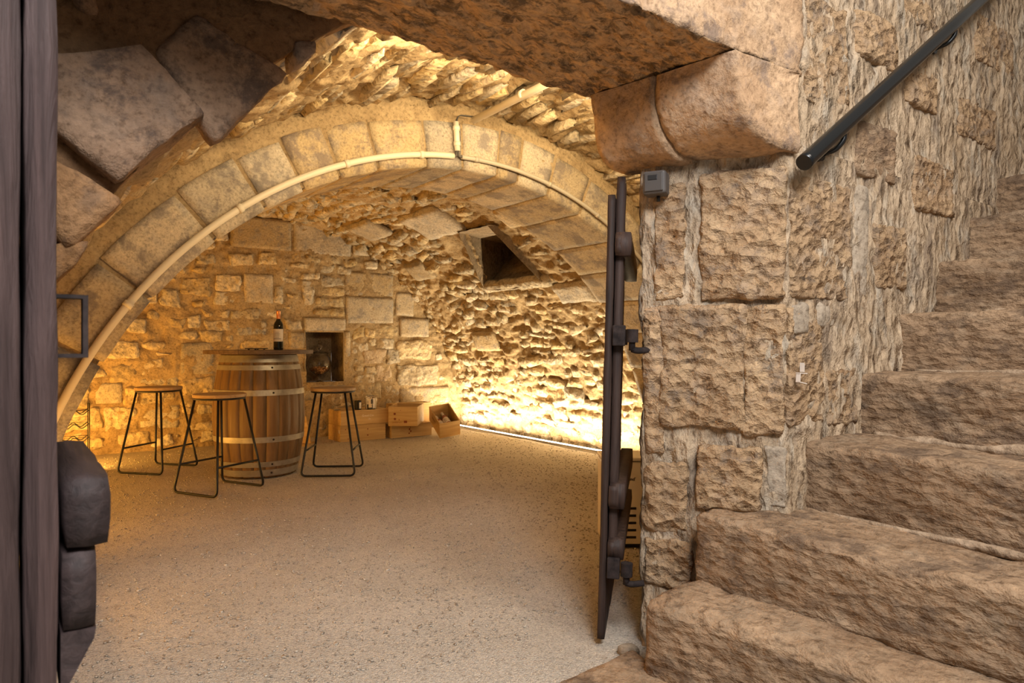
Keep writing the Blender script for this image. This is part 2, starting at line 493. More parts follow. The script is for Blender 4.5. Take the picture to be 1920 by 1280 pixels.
# light shaft cut through the vault
def vp(th, y, r=RV): return (CX + r*math.cos(th), y, CZ + r*math.sin(th))
def niche_shaft():
    t0, t1, y0, y1 = HOLE
    t0 -= .02; t1 += .02; y0 -= .02; y1 += .02
    r = RV - .015
    A, B, C_, D = vp(t0, y1, r), vp(t0, y0, r), vp(t1, y0, r), vp(t1, y1-.46, r)
    Ef, En = (4.42, 6.02, 2.06), (4.42, 4.9, 2.06)
    Tf, Tn = (4.42, 6.02, 2.10), (4.42, 4.9, 2.10)
    quads = [(A, B, En, Ef), (A, Ef, Tf, D), (B, C_, Tn, En), (D, Tf, Tn, C_), (Ef, En, Tn, Tf)]
    for q, nm in zip(quads, ('sill', 'jamb', 'jamb', 'shaft_top', 'shaft_end')):
        q = [np.array(p) for p in q]
        def fn(u, v, q=q):
            u = u*1.08 - .04; v = v*1.08 - .04
            P = (q[0]*(1-u[:, None]) + q[1]*u[:, None])*(1-v[:, None]) + (q[3]*(1-u[:, None]) + q[2]*u[:, None])*v[:, None]
            n = np.cross(q[1]-q[0], q[3]-q[0]); n = n/np.linalg.norm(n)
            return P, np.tile(n, (len(u), 1))
        grid_mesh(nm, fn, 16, 16, M['hole'], ceil, amp=.012, freq=9, seed=5)
niche_shaft()

ROCKV, ROCKF = cube_grid(2, 2, 2)
ROCKV = ROCKV/np.linalg.norm(ROCKV, axis=1, keepdims=True)**.14
ROCKV = ROCKV/np.abs(ROCKV).max()
def rock(c, ax, half, jit=.16):
    v = ROCKV*np.array(half)
    v = v*(1 + RNG.uniform(-jit, jit, v.shape))
    return v @ np.array(ax) + np.array(c), ROCKF

BIG_FLAT = [  # larger hewn stones seen on the vault (angle, y, half length, half width)
    (math.radians(66), 5.55, .34, .20), (math.radians(70), 6.6, .26, .16), (math.radians(52), 6.75, .22, .13), (math.radians(40), 4.55, .24, .11),
    (math.radians(62), 4.45, .20, .12), (math.radians(28), 6.4, .22, .12), (math.radians(100), 6.9, .3, .2)]
def near_big(th, y):
    for t, yy, hl, hw in BIG_FLAT:
        if abs(y-yy) < hl+.06 and abs(th-t)*RV < hw+.04: return True
    return HOLE[0]-.05 < th < HOLE[1]+.05 and HOLE[2]-.12 < y < HOLE[3]+.12

def vault_rubble():
    items = []
    for front in (True, False):
      th = math.radians(1)
      while th < math.radians(179):
        ht = random.uniform(.016, .036) if front else random.uniform(.028, .062)
        th += ht/RV
        y, yend = (1.86, YA) if front else (YB, YBACK - .05)
        y += random.uniform(0, .15)
        while y < yend:
            hl = random.uniform(.08, .20) if front else random.uniform(.04, .14)
            yc = y + hl
            y += 2*hl + random.uniform(.015, .06)
            if YA - .03 < yc < YB + .02: continue
            t2 = th + random.uniform(-.012, .012)
            if near_big(t2, yc) or random.random() < .22: continue
            rr = RV + (.060 if not front else .040) - random.uniform(0, .034)
            c = vp(t2, yc, rr)
            er = np.array([-math.cos(t2), 0, -math.sin(t2)]); et = np.array([-math.sin(t2), 0, math.cos(t2)]); ey = np.array([0, 1, 0])
            a = random.uniform(-.3, .3)*(.35 if front else 1); b_ = random.uniform(-.45, .45)*(.7 if front else 1)
            ey2 = ey*math.cos(a) + et*math.sin(a); et2 = et*math.cos(a) - ey*math.sin(a)
            et3 = et2*math.cos(b_) + er*math.sin(b_); er3 = er*math.cos(b_) - et2*math.sin(b_)
            V, F = rock(c, [ey2, et3, er3], (hl, ht*random.uniform(.8, 1.05), random.uniform(.03, .06) if not front else random.uniform(.018, .032)), .30 if not front else .22)
            px, py, Z = project(c)
            score = 0
            if Z > .5 and 100 < px < 1200 and 60 < py < 900:
                score = hl*ht/Z**2
                d = (np.array(c) - [0, 0, EYE])
                if yc > YB:
                    for yy in (YA, YB):
                        k = yy/c[1]; x_, z_ = d[0]*k, EYE + d[2]*k
                        if (x_-CX)**2 + (z_-CZ)**2 > (RI+.02)**2: score = 0
                else:
                    k = YI/c[1]
                    if EYE + d[2]*k > 1.88: score = 0
                    score *= 2.0
            items.append((score, V, F))
        th += ht/RV + random.uniform(.004, .016)/RV
    items.sort(key=lambda t: -t[0])
    for s, V, F in items[:290]:
        mesh('rubble_stone', V, F, M['rubble'], ceil, smooth=False)
    V, F = join_meshes([(v, f) for s, v, f in items[290:]])
    o = mesh('rubble_fill', V, F, M['rubble'], ceil, smooth=False); o['kind'] = 'stuff'
    for k, (t, yc, hl, hw) in enumerate(BIG_FLAT):
        def fn(T, t=t, yc=yc, hl=hl, hw=hw):
            th_ = t + (T[:, 1]-.5)*2*hw/RV; r = RV + .04 - .075*T[:, 2]
            return np.stack([CX + r*np.cos(th_), yc + (T[:, 0]-.5)*2*hl, CZ + r*np.sin(th_)], 1)
        block('hewn_stone', fn, 300+k, M['ashlar'], ceil, rad=.03, amp=.02, freq=7, sp=.05)
    # ledge under the light shaft
    def fl_(T):
        th_ = HOLE[0] - .035 + .05*T[:, 1]; r = RV + .05 - .10*T[:, 2]
        return np.stack([CX + r*np.cos(th_), 4.75 + 1.1*T[:, 0], CZ + r*np.sin(th_)], 1)
    block('ledge_stone', fl_, 333, M['rubble'], ceil, rad=.03, amp=.02, freq=7, sp=.05)
vault_rubble()

# ------------------------------------------------------------------ transverse arch
def arch_ang(px, py=None):
    """Angle on the arch's front plane below which the line px crosses mid radius."""
    u = (px-960)/1280; Z = YA/(CA - SA*u); x = (CA*u + SA)*Z
    return math.acos(max(-1, min(1, (x-CX)/((RI+RV)/2))))
arch = empty('stone_arch', (CX-RI, YA, 0))
tag(arch, 'pale dressed stone arch carrying conduit beneath the rubble vault', 'arch', kind='thing')
def setw(o):      # keep world placement of a mesh built in world coordinates under a placed empty
    o.matrix_parent_inverse = Matrix.Translation(-Vector(o.parent.location)) if o.parent.rotation_euler.z == 0 else o.parent.matrix_basis.inverted()
    return o
jx = [1166, 1101, 1038, 978, 936, 867, 796, 697, 618, 543, 463, 358]
ja = [arch_ang(x) for x in jx]
last = ja[-1]
while ja[0] > math.radians(9): ja.insert(0, ja[0] - math.radians(8.6 + random.uniform(-1, 1)))
for stp in (10.5, 9.0, 11.5, 10.0, 9.5, 10.2, 8.0):
    if ja[-1] + math.radians(stp) > math.radians(178): break
    ja.append(ja[-1] + math.radians(stp))
ja[0] = math.radians(2.2); ja[-1] = math.radians(177.8)
for k in range(len(ja)-1):
    a0, a1 = ja[k] + .0035, ja[k+1] - .0035
    rt = RI + .265 + random.uniform(-.018, .02)
    yo = random.uniform(-.006, .006)
    def fn(T, a0=a0, a1=a1, rt=rt, yo=yo):
        th = a0 + (a1-a0)*T[:, 0]; r = RI + (rt-RI)*T[:, 2]
        return np.stack([CX + r*np.cos(th), YA + yo + (YB-YA)*T[:, 1], CZ + r*np.sin(th)], 1)
    setw(block('voussoir', fn, 400+k, M['voussoir'], arch, rad=.009, amp=.005, freq=10, sp=.04))
def ring_fn(T):
    th = math.radians(1) + math.radians(178)*T[:, 0]; r = RI + .018 + (RV + .03 - RI)*T[:, 2]
    return np.stack([CX + r*np.cos(th), YA + .012 + (YB-YA-.024)*T[:, 1], CZ + r*np.sin(th)], 1)
def ring_mortar():
    n = 150
    T = np.linspace(0, 1, n+1)
    V, F = [], []
    sec = [(0, 0), (0, .25), (0, .5), (0, .75), (0, 1), (1, 1), (1, 0)]
    for t in T:
        for (b, c) in sec: V.append((t, b, c))
    V = ring_fn(np.array(V)); m = len(sec)
    V[:, 1] += .012*fbm(V, 7, 8, 4)*(V[:, 1] < YA+.1)
    for i in range(n):
        for j in range(m):
            F.append((i*m+j, i*m+(j+1) % m, (i+1)*m+(j+1) % m, (i+1)*m+j))
    setw(mesh('mortar_joint', V, np.array(F), M['mortar'], arch))
ring_mortar()

# ------------------------------------------------------------------ back wall with its niche
N0, N1 = on_y(574, 716, YBACK), on_y(644, 622, YBACK)
def back_fn(u, v):
    x = -.6 + 5.4*u; z = -.05 + 2.6*v
    return np.stack([x, 0*x + YBACK, z], 1), np.tile([0, -1.0, 0], (len(u), 1))
back = grid_mesh('wall_back', back_fn, 300, 150, M['mortar'], amp=.030, freq=6, seed=77, amp3=.018, freq3=12,
                 keep=lambda u, v: ~((-.6+5.4*u > N0[0]) & (-.6+5.4*u < N1[0]) & (-.05+2.6*v > N0[2]) & (-.05+2.6*v < N1[2])), amp2=.02)
tag(back, 'rubble and ashlar end wall of the cellar with a square niche', 'wall', kind='structure')
def niche():
    x0, x1, z0, z1 = N0[0]-.02, N1[0]+.02, N0[2]-.02, N1[2]+.02
    y0, y1 = YBACK-.005, YBACK+.42
    for q, nm in ((((x0, y0, z0), (x1, y0, z0), (x1, y1, z0), (x0, y1, z0)), 'niche_shelf'), (((x0, y0, z1), (x0, y1, z1), (x1, y1, z1), (x1, y0, z1)), 'niche_top'),
              (((x0, y0, z0), (x0, y1, z0), (x0, y1, z1), (x0, y0, z1)), 'niche_cheek'), (((x1, y0, z0), (x1, y0, z1), (x1, y1, z1), (x1, y1, z0)), 'niche_cheek'),
              (((x0, y1, z0), (x1, y1, z0), (x1, y1, z1), (x0, y1, z1)), 'niche_back')):
        q = [np.array(p, dtype=float) for p in q]
        def fn(u, v, q=q):
            P = (q[0]*(1-u[:, None]) + q[1]*u[:, None])*(1-v[:, None]) + (q[3]*(1-u[:, None]) + q[2]*u[:, None])*v[:, None]
            n = np.cross(q[1]-q[0], q[3]-q[0]); n = n/np.linalg.norm(n)
            return P, np.tile(n, (len(u), 1))
        grid_mesh(nm, fn, 12, 12, M['hole'], back, amp=.008 if nm != 'niche_shelf' else .002, freq=8, seed=9)
niche()
# stones read off the wall: x0, y0, x1, y1 in the photograph, kind (a ashlar, r rough)
BS = [(432, 408, 546, 466, 'a'), (551, 420, 659, 478, 'a'), (662, 442, 716, 480, 'a'),
      (430, 476, 476, 500, 'r'), (484, 471, 520, 497, 'r'), (547, 474, 564, 491, 'r'), (576, 480, 601, 492, 'r'), (607, 481, 640, 496, 'r'), (645, 486, 672, 500, 'r'), (681, 491, 706, 502, 'r'),
      (546, 495, 582, 506, 'r'), (596, 499, 627, 511, 'r'), (630, 501, 661, 512, 'r'), (458, 514, 511, 567, 'a'), (515, 534, 532, 567, 'r'), (528, 519, 556, 531, 'r'),
      (566, 511, 598, 525, 'r'), (602, 518, 644, 537, 'r'), (602, 540, 644, 556, 'r'), (590, 559, 643, 573, 'r'), (566, 528, 588, 572, 'r'), (590, 579, 642, 591, 'r'),
      (648, 511, 738, 554, 'a'), (648, 557, 737, 606, 'a'), (742, 548, 776, 592, 'a'), (751, 597, 804, 632, 'a'), (570, 597, 648, 620, 'a'), (646, 622, 657, 714, 'a'),
      (541, 623, 571, 653, 'a'), (661, 613, 684, 634, 'r'), (687, 616, 702, 632, 'r'), (661, 639, 689, 662, 'r'), (711, 611, 747, 628, 'r'), (712, 633, 737, 652, 'r'), (692, 636, 706, 650, 'r'),
      (681, 656, 722, 680, 'w'), (725, 655, 755, 681, 'r'), (706, 683, 734, 714, 'w'), (664, 685, 684, 700, 'r'), (686, 684, 703, 699, 'r'), (666, 703, 702, 716, 'r'),
      (743, 636, 810, 673, 'r'), (745, 682, 821, 721, 'r'), (750, 726, 842, 757, 'a'), (766, 761, 846, 795, 'a'), (656, 721, 716, 748, 'r'), (719, 724, 748, 758, 'r'), (570, 722, 650, 750, 'a'),
      (236, 597, 271, 620, 'r'), (275, 582, 294, 596, 'r'), (352, 590, 374, 616, 'r'), (337, 619, 372, 635, 'r'), (376, 622, 414, 641, 'r'), (387, 601, 432, 619, 'r'), (200, 640, 258, 671, 'r'),
      (263, 674, 309, 700, 'r'), (339, 643, 400, 702, 'a'), (205, 684, 256, 716, 'r'), (178, 718, 228, 757, 'a'), (263, 762, 335, 804, 'a'), (316, 595, 346, 615, 'r'), (340, 706, 400, 740, 'r'), (235, 722, 258, 758, 'r'),
      (262, 706, 332, 730, 'r'), (262, 734, 330, 758, 'r'), (340, 520, 396, 552, 'r'), (402, 514, 452, 545, 'r'), (402, 549, 450, 575, 'r'), (300, 540, 336, 575, 'r'), (436, 582, 486, 600, 'r'), (440, 604, 500, 628, 'r'), (452, 634, 508, 652, 'r'),
      (534, 600, 566, 618, 'r'), (176, 640, 196, 668, 'r'), (150, 690, 198, 714, 'r'), (120, 724, 172, 760, 'r'), (120, 768, 190, 806, 'r'), (196, 764, 256, 806, 'r')]
def back_stones():
    occ = []
    def put(x0, x1, z0, z1, kind, k):
        proud = {'a': .004, 'r': .008, 'w': .010}[kind]
        proud += random.uniform(-.008, .010)
        j = (.006 if kind == 'a' else .022)
        c = []
        yb, yf = YBACK + .05, YBACK - proud
        cs = [(x0 + random.uniform(-j, j), z0 + random.uniform(-j, j)), (x1 + random.uniform(-j, j), z0 + random.uniform(-j, j)), (x0 + random.uniform(-j, j), z1 + random.uniform(-j, j)), (x1 + random.uniform(-j, j), z1 + random.uniform(-j, j))]
        for y in (yf, yb):
            for x, z in cs: c.append((x, y, z))
        # order x,y,z -> use (x, z, y) map
        fn0 = tri([c[0], c[1], c[2], c[3], c[4], c[5], c[6], c[7]])
        mat = {'a': M['ashlar'], 'r': M['rubble'], 'w': M['pale_mortar']}[kind]
        o = block('stone', fn0, 600+k, mat, back, rad=(.008 if kind == 'a' else .018), amp=(.008 if kind == 'a' else .030), freq=(9 if kind == 'a' else 13), sp=(.035 if kind == 'a' else .022), nmax=16)
        occ.append((x0, x1, z0, z1))
    for k, (a, b, c, d, kind) in enumerate(BS):
        xm, ym = (a+c)/2, (b+d)/2
        p0, p1 = on_y(a, ym, YBACK), on_y(c, ym, YBACK)
        q0, q1 = on_y(xm, d, YBACK), on_y(xm, b, YBACK)
        put(p0[0], p1[0], q0[2], q1[2], kind, k)
    occ.append((N0[0]-.03, N1[0]+.03, N0[2]-.03, N1[2]+.03))
    k = len(BS); tries = 0
    while k < 230 and tries < 6000:
        tries += 1
        big = tries < 1500
        w, h = (random.uniform(.12, .26), random.uniform(.07, .13)) if big else (random.uniform(.05, .13), random.uniform(.035, .075))
        x = random.uniform(-.25, 4.4); z = random.uniform(.02, 2.3)
        if (x+w/2-CX)**2 + (z+h-CZ)**2 > (RV-.1)**2 or (x-CX)**2 + (z+h-CZ)**2 > (RV-.06)**2 or (x+w-CX)**2+(z+h-CZ)**2 > (RV-.06)**2: continue
        g = .022
        if any(x < b + g and x + w > a - g and z < d + g and z + h > c - g for a, b, c, d in occ): continue
        put(x, x+w, z, z+h, 'r', k); k += 1
back_stones()

# ------------------------------------------------------------------ doorway wall: pillar side and stair wall
P0, P1 = np.array([1.735, 1.655]), np.array([1.946, 1.21])
def smooth_path(pts, n, r=.03):
    """Evenly sampled polyline with its corners rounded."""
    pts = [np.array(p, float) for p in pts]
    out = [pts[0]]
    for i in range(1, len(pts)-1):
        a, b, c = pts[i-1], pts[i], pts[i+1]
        d1 = (a-b)/np.linalg.norm(a-b); d2 = (c-b)/np.linalg.norm(c-b)
        for t in np.linspace(0, 1, 6):
            out.append((b+d1*r)*(1-t)**2 + 2*b*t*(1-t) + (b+d2*r)*t*t)
    out.append(pts[-1])
    out = np.array(out)
    L = np.r_[0, np.cumsum(np.linalg.norm(np.diff(out, axis=0), axis=1))]
    s = np.linspace(0, L[-1], n)
    return np.stack([np.interp(s, L, out[:, 0]), np.interp(s, L, out[:, 1])], 1)
def path_wall(name, pts, z0, z1, n, nz, mat, parent, amp, freq, seed, amp2=.0, r=.03, amp3=0, freq3=22, str3=(1, 1, 1)):
    S = smooth_path(pts, n+1, r)
    T = np.gradient(S, axis=0); T /= np.linalg.norm(T, axis=1, keepdims=True)
    Nn = np.stack([T[:, 1], -T[:, 0]], 1)
    zz = np.linspace(z0, z1, nz+1)
    P = np.concatenate([np.repeat(S, nz+1, 0), np.tile(zz, n+1)[:, None]], 1)
    NN = np.concatenate([np.repeat(Nn, nz+1, 0), np.zeros((len(P), 1))], 1)
    d = amp*fbm(P, freq, seed, 5) + (amp2*fbm(P, 1.7, seed+7, 2) if amp2 else 0)
    if amp3: d = d - amp3*np.abs(fbm(P*np.array(str3), freq3, seed+33, 3))*2.2
    P = P + NN*d[:, None]
    I = np.arange((n+1)*(nz+1)).reshape(n+1, nz+1)
    F = np.stack([I[:-1, :-1], I[1:, :-1], I[1:, 1:], I[:-1, 1:]], -1).reshape(-1, 4)
    return mesh(name, P, F, mat, parent)
# outline of the masonry in plan, walked so the normal points out of the wall
wr = path_wall('wall_right', [(5.6, YI), (1.80, YI), (1.715, 1.62), (1.946, YW), (5.6, YW)], -.05, 1.66, 620, 120, M['plaster'], None, .016, 7, 31, .012, amp3=.011, freq3=16, str3=(1.3, 1.3, .7))
tag(wr, 'rough sandstone wall and door pillar beside the stone stairs', 'wall', kind='structure')
# upper wall, above lintel level, spans the whole doorway
wu = path_wall('wall_front', [(5.6, YI), (1.965, YI), (1.965, YW), (5.6, YW)], 1.66, 3.3, 620, 120, M['plaster'], None, .016, 7, 31, .012, amp3=.011, freq3=16, str3=(1.3, 1.3, .7))
tag(wu, 'streaked pale masonry above the handrail and the doorway corbel', 'wall', kind='structure')
grid_mesh('masonry_face', lambda u, v: (np.stack([-2.2 + 4.25*u, 0*u + YW + .03, 2.2 + 1.1*v], 1), np.tile([0, -1.0, 0], (len(u), 1))), 90, 26, M['plaster'], wu, amp=.016, freq=7, seed=31)
grid_mesh('masonry_face', lambda u, v: (np.stack([-2.2 + 4.25*u, 0*u + YI, 1.9 + 1.4*v], 1), np.tile([0, 1.0, 0], (len(u), 1))), 40, 14, M['dark_mortar'], wu, amp=.016, freq=7, seed=33)

def stone_on(line_a, line_b, a, b, z0, z1, proud, depth, name, seed, mat, parent, rad=.012, amp=.014, freq=9, sp=.014, top=None, nmax=52, amp2=.006, amp3=.008, freq3=24):
    """A facing stone between fractions of the plan line line_a->line_b and two heights."""
    A, B = np.array(line_a), np.array(line_b)
    t = (B-A)/np.linalg.norm(B-A); n = np.array([t[1], -t[0]])
    p0, p1 = A + t*a, A + t*b
    c = []
    tz = top or (z1, z1)
    for off in (proud, -depth):
        for zz in ((z0, z0), tz):
            for p, z in ((p0, zz[0]), (p1, zz[1])):
                q = p + n*off + t*random.uniform(-.007, .007); c.append((q[0], q[1], z + random.uniform(-.006, .006)))
    return block(name, tri(c), seed, mat, parent, rad=rad, amp=amp, freq=freq, sp=sp, nmax=nmax, amp2=amp2, amp3=amp3, freq3=freq3)
RA, RB = (1.715, 1.62), (1.946, YW)
LR = math.hypot(RB[0]-RA[0], RB[1]-RA[1])
def rev(px, py):
    """Distance along the reveal and height for a measured point on the pillar face."""
    d = along_ray(px, py)
    A = np.array(RA); t = (np.array(RB)-A)/LR; n = np.array([t[1], -t[0]])
    k = A.dot(n)/(d[:2].dot(n))
    return (d[:2]*k - A).dot(t), EYE + d[2]*k
def rev_stone(x0, y0, x1, y1, seed, proud=.02, mat='pillar', **kw):
    xm, ym = (x0+x1)/2, (y0+y1)/2
    a0, _ = rev(x0, ym); a1, _ = rev(x1, ym); _, z1 = rev(xm, y0); _, z0 = rev(xm, y1)
    return stone_on(RA, RB, a0, a1, z0, z1, proud, .10, 'stone', seed, M[mat], wr, **kw)
rev_stone(1224, 345, 1284, 566, 701, 0.010)
rev_stone(1312, 316, 1474, 564, 702, 0.013)
rev_stone(1206, 577, 1246, 850, 704, 0.008)
rev_stone(1240, 573, 1399, 804, 705, 0.014)
rev_stone(1393, 572, 1474, 816, 706, 0.011)
rev_stone(1200, 858, 1296, 1004, 707, 0.013, rad=.04)
rev_stone(1304, 832, 1430, 957, 708, 0.025, rad=.018, amp=.008)
rev_stone(1206, 1010, 1300, 1100, 709, 0.007)
rev_stone(1434, 838, 1478, 954, 710, 0.009, 'grey_mortar')
def sw(px, py): return on_y(px, py, YW)
def stair_stone(x0, y0, x1, y1, seed, proud=.016, mat='pillar', name='stone', **kw):
    xm, ym = (x0+x1)/2, (y0+y1)/2
    a0, a1 = sw(x0, ym)[0], sw(x1, ym)[0]; z1, z0 = sw(xm, y0)[2], sw(xm, y1)[2]
    par = wr if z1 < 1.7 else wu
    return stone_on((0, YW), (6, YW), a0, a1, z0, z1, proud, .08, name, seed, M[mat], par, **kw)
stair_stone(1482, 335, 1597, 562, 721, 0.008)
stair_stone(1604, 232, 1678, 338, 722, 0.007, 'step')
stair_stone(1480, 575, 1545, 800, 723, 0.007)
stair_stone(1552, 690, 1604, 798, 724, 0.007)
stair_stone(1512, 4, 1592, 205, 726, 0.007)
stair_stone(1605, 30, 1680, 120, 727, 0.010)
stair_stone(1700, 120, 1760, 205, 728, 0.006)
stair_stone(1690, 0, 1760, 52, 729, 0.007)
stair_stone(1640, 420, 1700, 540, 730, 0.005)
stair_stone(1715, 300, 1790, 400, 731, 0.005)
stair_stone(1830, 40, 1900, 130, 732, 0.007)
stair_stone(1800, 190, 1868, 270, 733, 0.006)
stair_stone(1484, 566, 1516, 628, 734, 0.012, 'grey_mortar', 'mortar_patch', rad=.02, amp=.01)
stair_stone(1530, 568, 1578, 618, 735, 0.010, 'grey_mortar', 'mortar_patch', rad=.02, amp=.01)
stair_stone(1600, 345, 1628, 560, 736, 0.005, 'grey_mortar', 'mortar_patch', rad=.02, amp=.01)
# chalk mark scratched on the pillar face
def chalk():
    pts = [((1507, 680), (1507, 697)), ((1499, 699), (1513, 700)), ((1500, 700), (1499, 716)), ((1499, 716), (1512, 719))]
    V, F = [], []
    for a, b in pts:
        A, B = on_y(*a, YW-.034), on_y(*b, YW-.034)
        d = (B-A)/np.linalg.norm(B-A); w = np.cross(d, [0, 1, 0])*.0013; i = len(V)
        for y in (-.002, .012):
            for p, s in ((A, 1), (A, -1), (B, -1), (B, 1)): V.append(p + w*s + np.array([0, y, 0]))
        F += [(i, i+1, i+2, i+3), (i+7, i+6, i+5, i+4), (i, i+3, i+7, i+4), (i+1, i+5, i+6, i+2), (i, i+4, i+5, i+1), (i+3, i+2, i+6, i+7)]
    mesh('chalk_mark', V, F, M['label'], wr, smooth=False)
chalk()

# opposite jamb and the dark springing stones
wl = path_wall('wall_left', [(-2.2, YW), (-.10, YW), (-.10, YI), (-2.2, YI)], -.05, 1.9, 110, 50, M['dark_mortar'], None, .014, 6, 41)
tag(wl, 'dark jamb and springing stones of the cellar doorway', 'wall', kind='structure')
YS = 1.75
def spring_fill():
    # mortar field outside the vault's circle and below the lintel, a slab with real thickness
    n = 180
    V, F = [], []
    xs = np.linspace(-2.2, 5.7, n+1)
    R = RV - .005
    for y in (YS+.045, YS+.115):
        for x in xs:
            zl = CZ + math.sqrt(max(0, R*R - (x-CX)**2)) if abs(x-CX) < R else 0
            for j in range(13): V.append((x, y, zl + (2.62-zl)*j/12))
    V = np.array(V)
    V[:, 1] += .014*fbm(V, 8, 3, 4)
    k = 13*(n+1)
    for i in range(n):
        for j in range(12):
            a = i*13+j
            F.append((a, a+13, a+14, a+1)); F.append((k+a, k+a+1, k+a+14, k+a+13))
        F.append((i*13, k+i*13, k+(i+1)*13, (i+1)*13))
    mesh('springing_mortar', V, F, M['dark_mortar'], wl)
spring_fill()
def spring_stone(q, y0, y1, seed, mat='dark_stone', **kw):
    c = []
    for y in (y0, y1):
        for p in (q[3], q[2], q[0], q[1]):       # bl br tl tr
            w = on_y(p[0], p[1], YS); c.append((w[0], y, w[2]))
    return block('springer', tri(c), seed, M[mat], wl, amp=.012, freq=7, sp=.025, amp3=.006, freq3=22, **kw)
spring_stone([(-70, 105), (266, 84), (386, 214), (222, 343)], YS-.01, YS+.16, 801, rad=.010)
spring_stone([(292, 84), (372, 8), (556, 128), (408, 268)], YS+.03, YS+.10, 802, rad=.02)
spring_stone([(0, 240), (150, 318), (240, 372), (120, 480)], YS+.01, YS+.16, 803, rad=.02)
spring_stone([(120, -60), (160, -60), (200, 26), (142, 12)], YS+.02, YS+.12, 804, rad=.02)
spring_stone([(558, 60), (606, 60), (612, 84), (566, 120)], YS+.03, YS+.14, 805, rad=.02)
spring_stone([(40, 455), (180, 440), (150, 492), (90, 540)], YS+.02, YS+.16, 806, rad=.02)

# ------------------------------------------------------------------ lintel and corbel
lt = block('lintel', tri(box8(-1.5, 2.02, YW-.012, 1.735, 1.87, 2.28)), 901, M['lintel'], None, rad=.014, amp=.014, freq=9, sp=.018, nmax=190, amp2=.010, amp3=.012, freq3=22)
lt.data.materials.append(M['corbel'])
for p_ in lt.data.polygons:
    if p_.normal.y < -.6: p_.material_index = 1
tag(lt, 'massive soot-stained stone lintel spanning above the cellar doorway', 'lintel', kind='thing')
corb = empty('corbel', (1.85, 1.44, 1.62))
tag(corb, 'rounded two-piece stone corbel supporting the end of the lintel', 'corbel', kind='thing')
def corbel_piece(ya, yb, seed, ex):
    def prof(t, y):
        k = (y-YW)/(1.70-YW)
        xt, xb = 1.668 - .09*k, 1.946 - .215*k
        pts = np.array([[0, 1.0], [.0, .80], [.03, .60], [.09, .40], [.20, .22], [.38, .09], [.60, .02], [.8, 0], [1.15, 0.0]])
        L = np.r_[0, np.cumsum(np.linalg.norm(np.diff(pts, axis=0), axis=1))]; L /= L[-1]
        a = np.interp(t, L, pts[:, 0]); b = np.interp(t, L, pts[:, 1])
        return np.stack([xt + (xb-xt)*a, y, 1.628 + .242*b], 1)
    nt_, ny = 34, max(6, int((yb-ya)/.018))
    T, Y = np.meshgrid(np.linspace(0, 1, nt_+1), np.linspace(ya, yb, ny+1), indexing='ij')
    P = prof(T.ravel(), Y.ravel())
    P2 = P.copy(); P2[:, 0] = np.maximum(P[:, 0], 1.99); P2[:, 2] = 1.86
    cen = np.array([1.95, (ya+yb)/2, 1.86])
    dirn = P - cen; dirn /= np.linalg.norm(dirn, axis=1, keepdims=True)
    P = P + dirn*(.010*fbm(P, 9, seed, 4) + .012*fbm(P, 3, seed+4, 2) + ex)[:, None]
    I = np.arange((nt_+1)*(ny+1)).reshape(nt_+1, ny+1)
    F = [tuple(f) for f in np.stack([I[:-1, :-1], I[:-1, 1:], I[1:, 1:], I[1:, :-1]], -1).reshape(-1, 4)]
    V = [tuple(p) for p in P]
    for col, flip in ((0, False), (ny, True)):
        # end cap built as strips towards the wall so the profile face is roughened too
        rows = 8; prev = [I[i, col] for i in range(nt_+1)]
        for r in range(1, rows+1):
            cur = []
            for i in range(nt_+1):
                p = P[I[i, col]]; q = np.array([1.995, p[1], 1.88]); k = r/rows
                w = p*(1-k) + q*k; w[1] += (.010*fbm(w[None], 9, seed, 3)[0])*(1 if 0 < r < rows else 0)
                cur.append(len(V)); V.append(tuple(w))
            for i in range(nt_):
                f = (prev[i], prev[i+1], cur[i+1], cur[i]); F.append(f if not flip else f[::-1])
            prev = cur
    setw(mesh('corbel_stone', V, F, M['corbel'], corb))
corbel_piece(YW-.012, 1.455, 911, 0)
corbel_piece(1.465, 1.70, 914, .004)

# ------------------------------------------------------------------ staircase
stair = empty('staircase', (1.6, .6, 0))
tag(stair, 'worn stone staircase climbing beside the handrail wall', 'staircase', kind='thing')
RISE, RUN = .215, .317
def step_top(k): return 1.03 + RISE*(k - 4.43)
# left nose x, left y, slope of the nose line (x gained per metre towards the open side)
nose = {1: (1.488, 1.405, .17), 2: (1.725, 1.405, .045), 3: (2.068, 1.24, -.04)}
for k in range(4, 13): nose[k] = (2.389 + RUN*(k-4), 1.25, -.03)
def step_blk(k):
    x, yl, sl = nose[k]; xn = nose[min(12, k+1)][0] if k < 12 else x + RUN
    zt = step_top(k); zb = zt - RISE - .03 if k > 1 else -.05
    if k == 1: zb = -.06
    yr = -.55
    xr = x + sl*(yl-yr); xe = xn + .14
    c = [(xr, yr, zb), (xe, yr, zb), (x, yl, zb), (xe, yl, zb), (xr, yr, zt), (xe, yr, zt), (x, yl, zt), (xe, yl, zt)]
    def wear(P, NW):
        top = np.clip((P[:, 2]-zt+.07)/.07, 0, 1)
        mid = np.exp(-((P[:, 1]-.75)/.28)**2)
        P[:, 2] -= top*mid*.014
        return P
    setw(block('step', tri(c), 1000+k, M['step'], stair, rad=.030 if k > 1 else .040, amp=.012, freq=9, sp=.016, nmax=110, amp2=.016, extra=wear, amp3=.007, freq3=22))
for k in range(1, 13): step_blk(k)
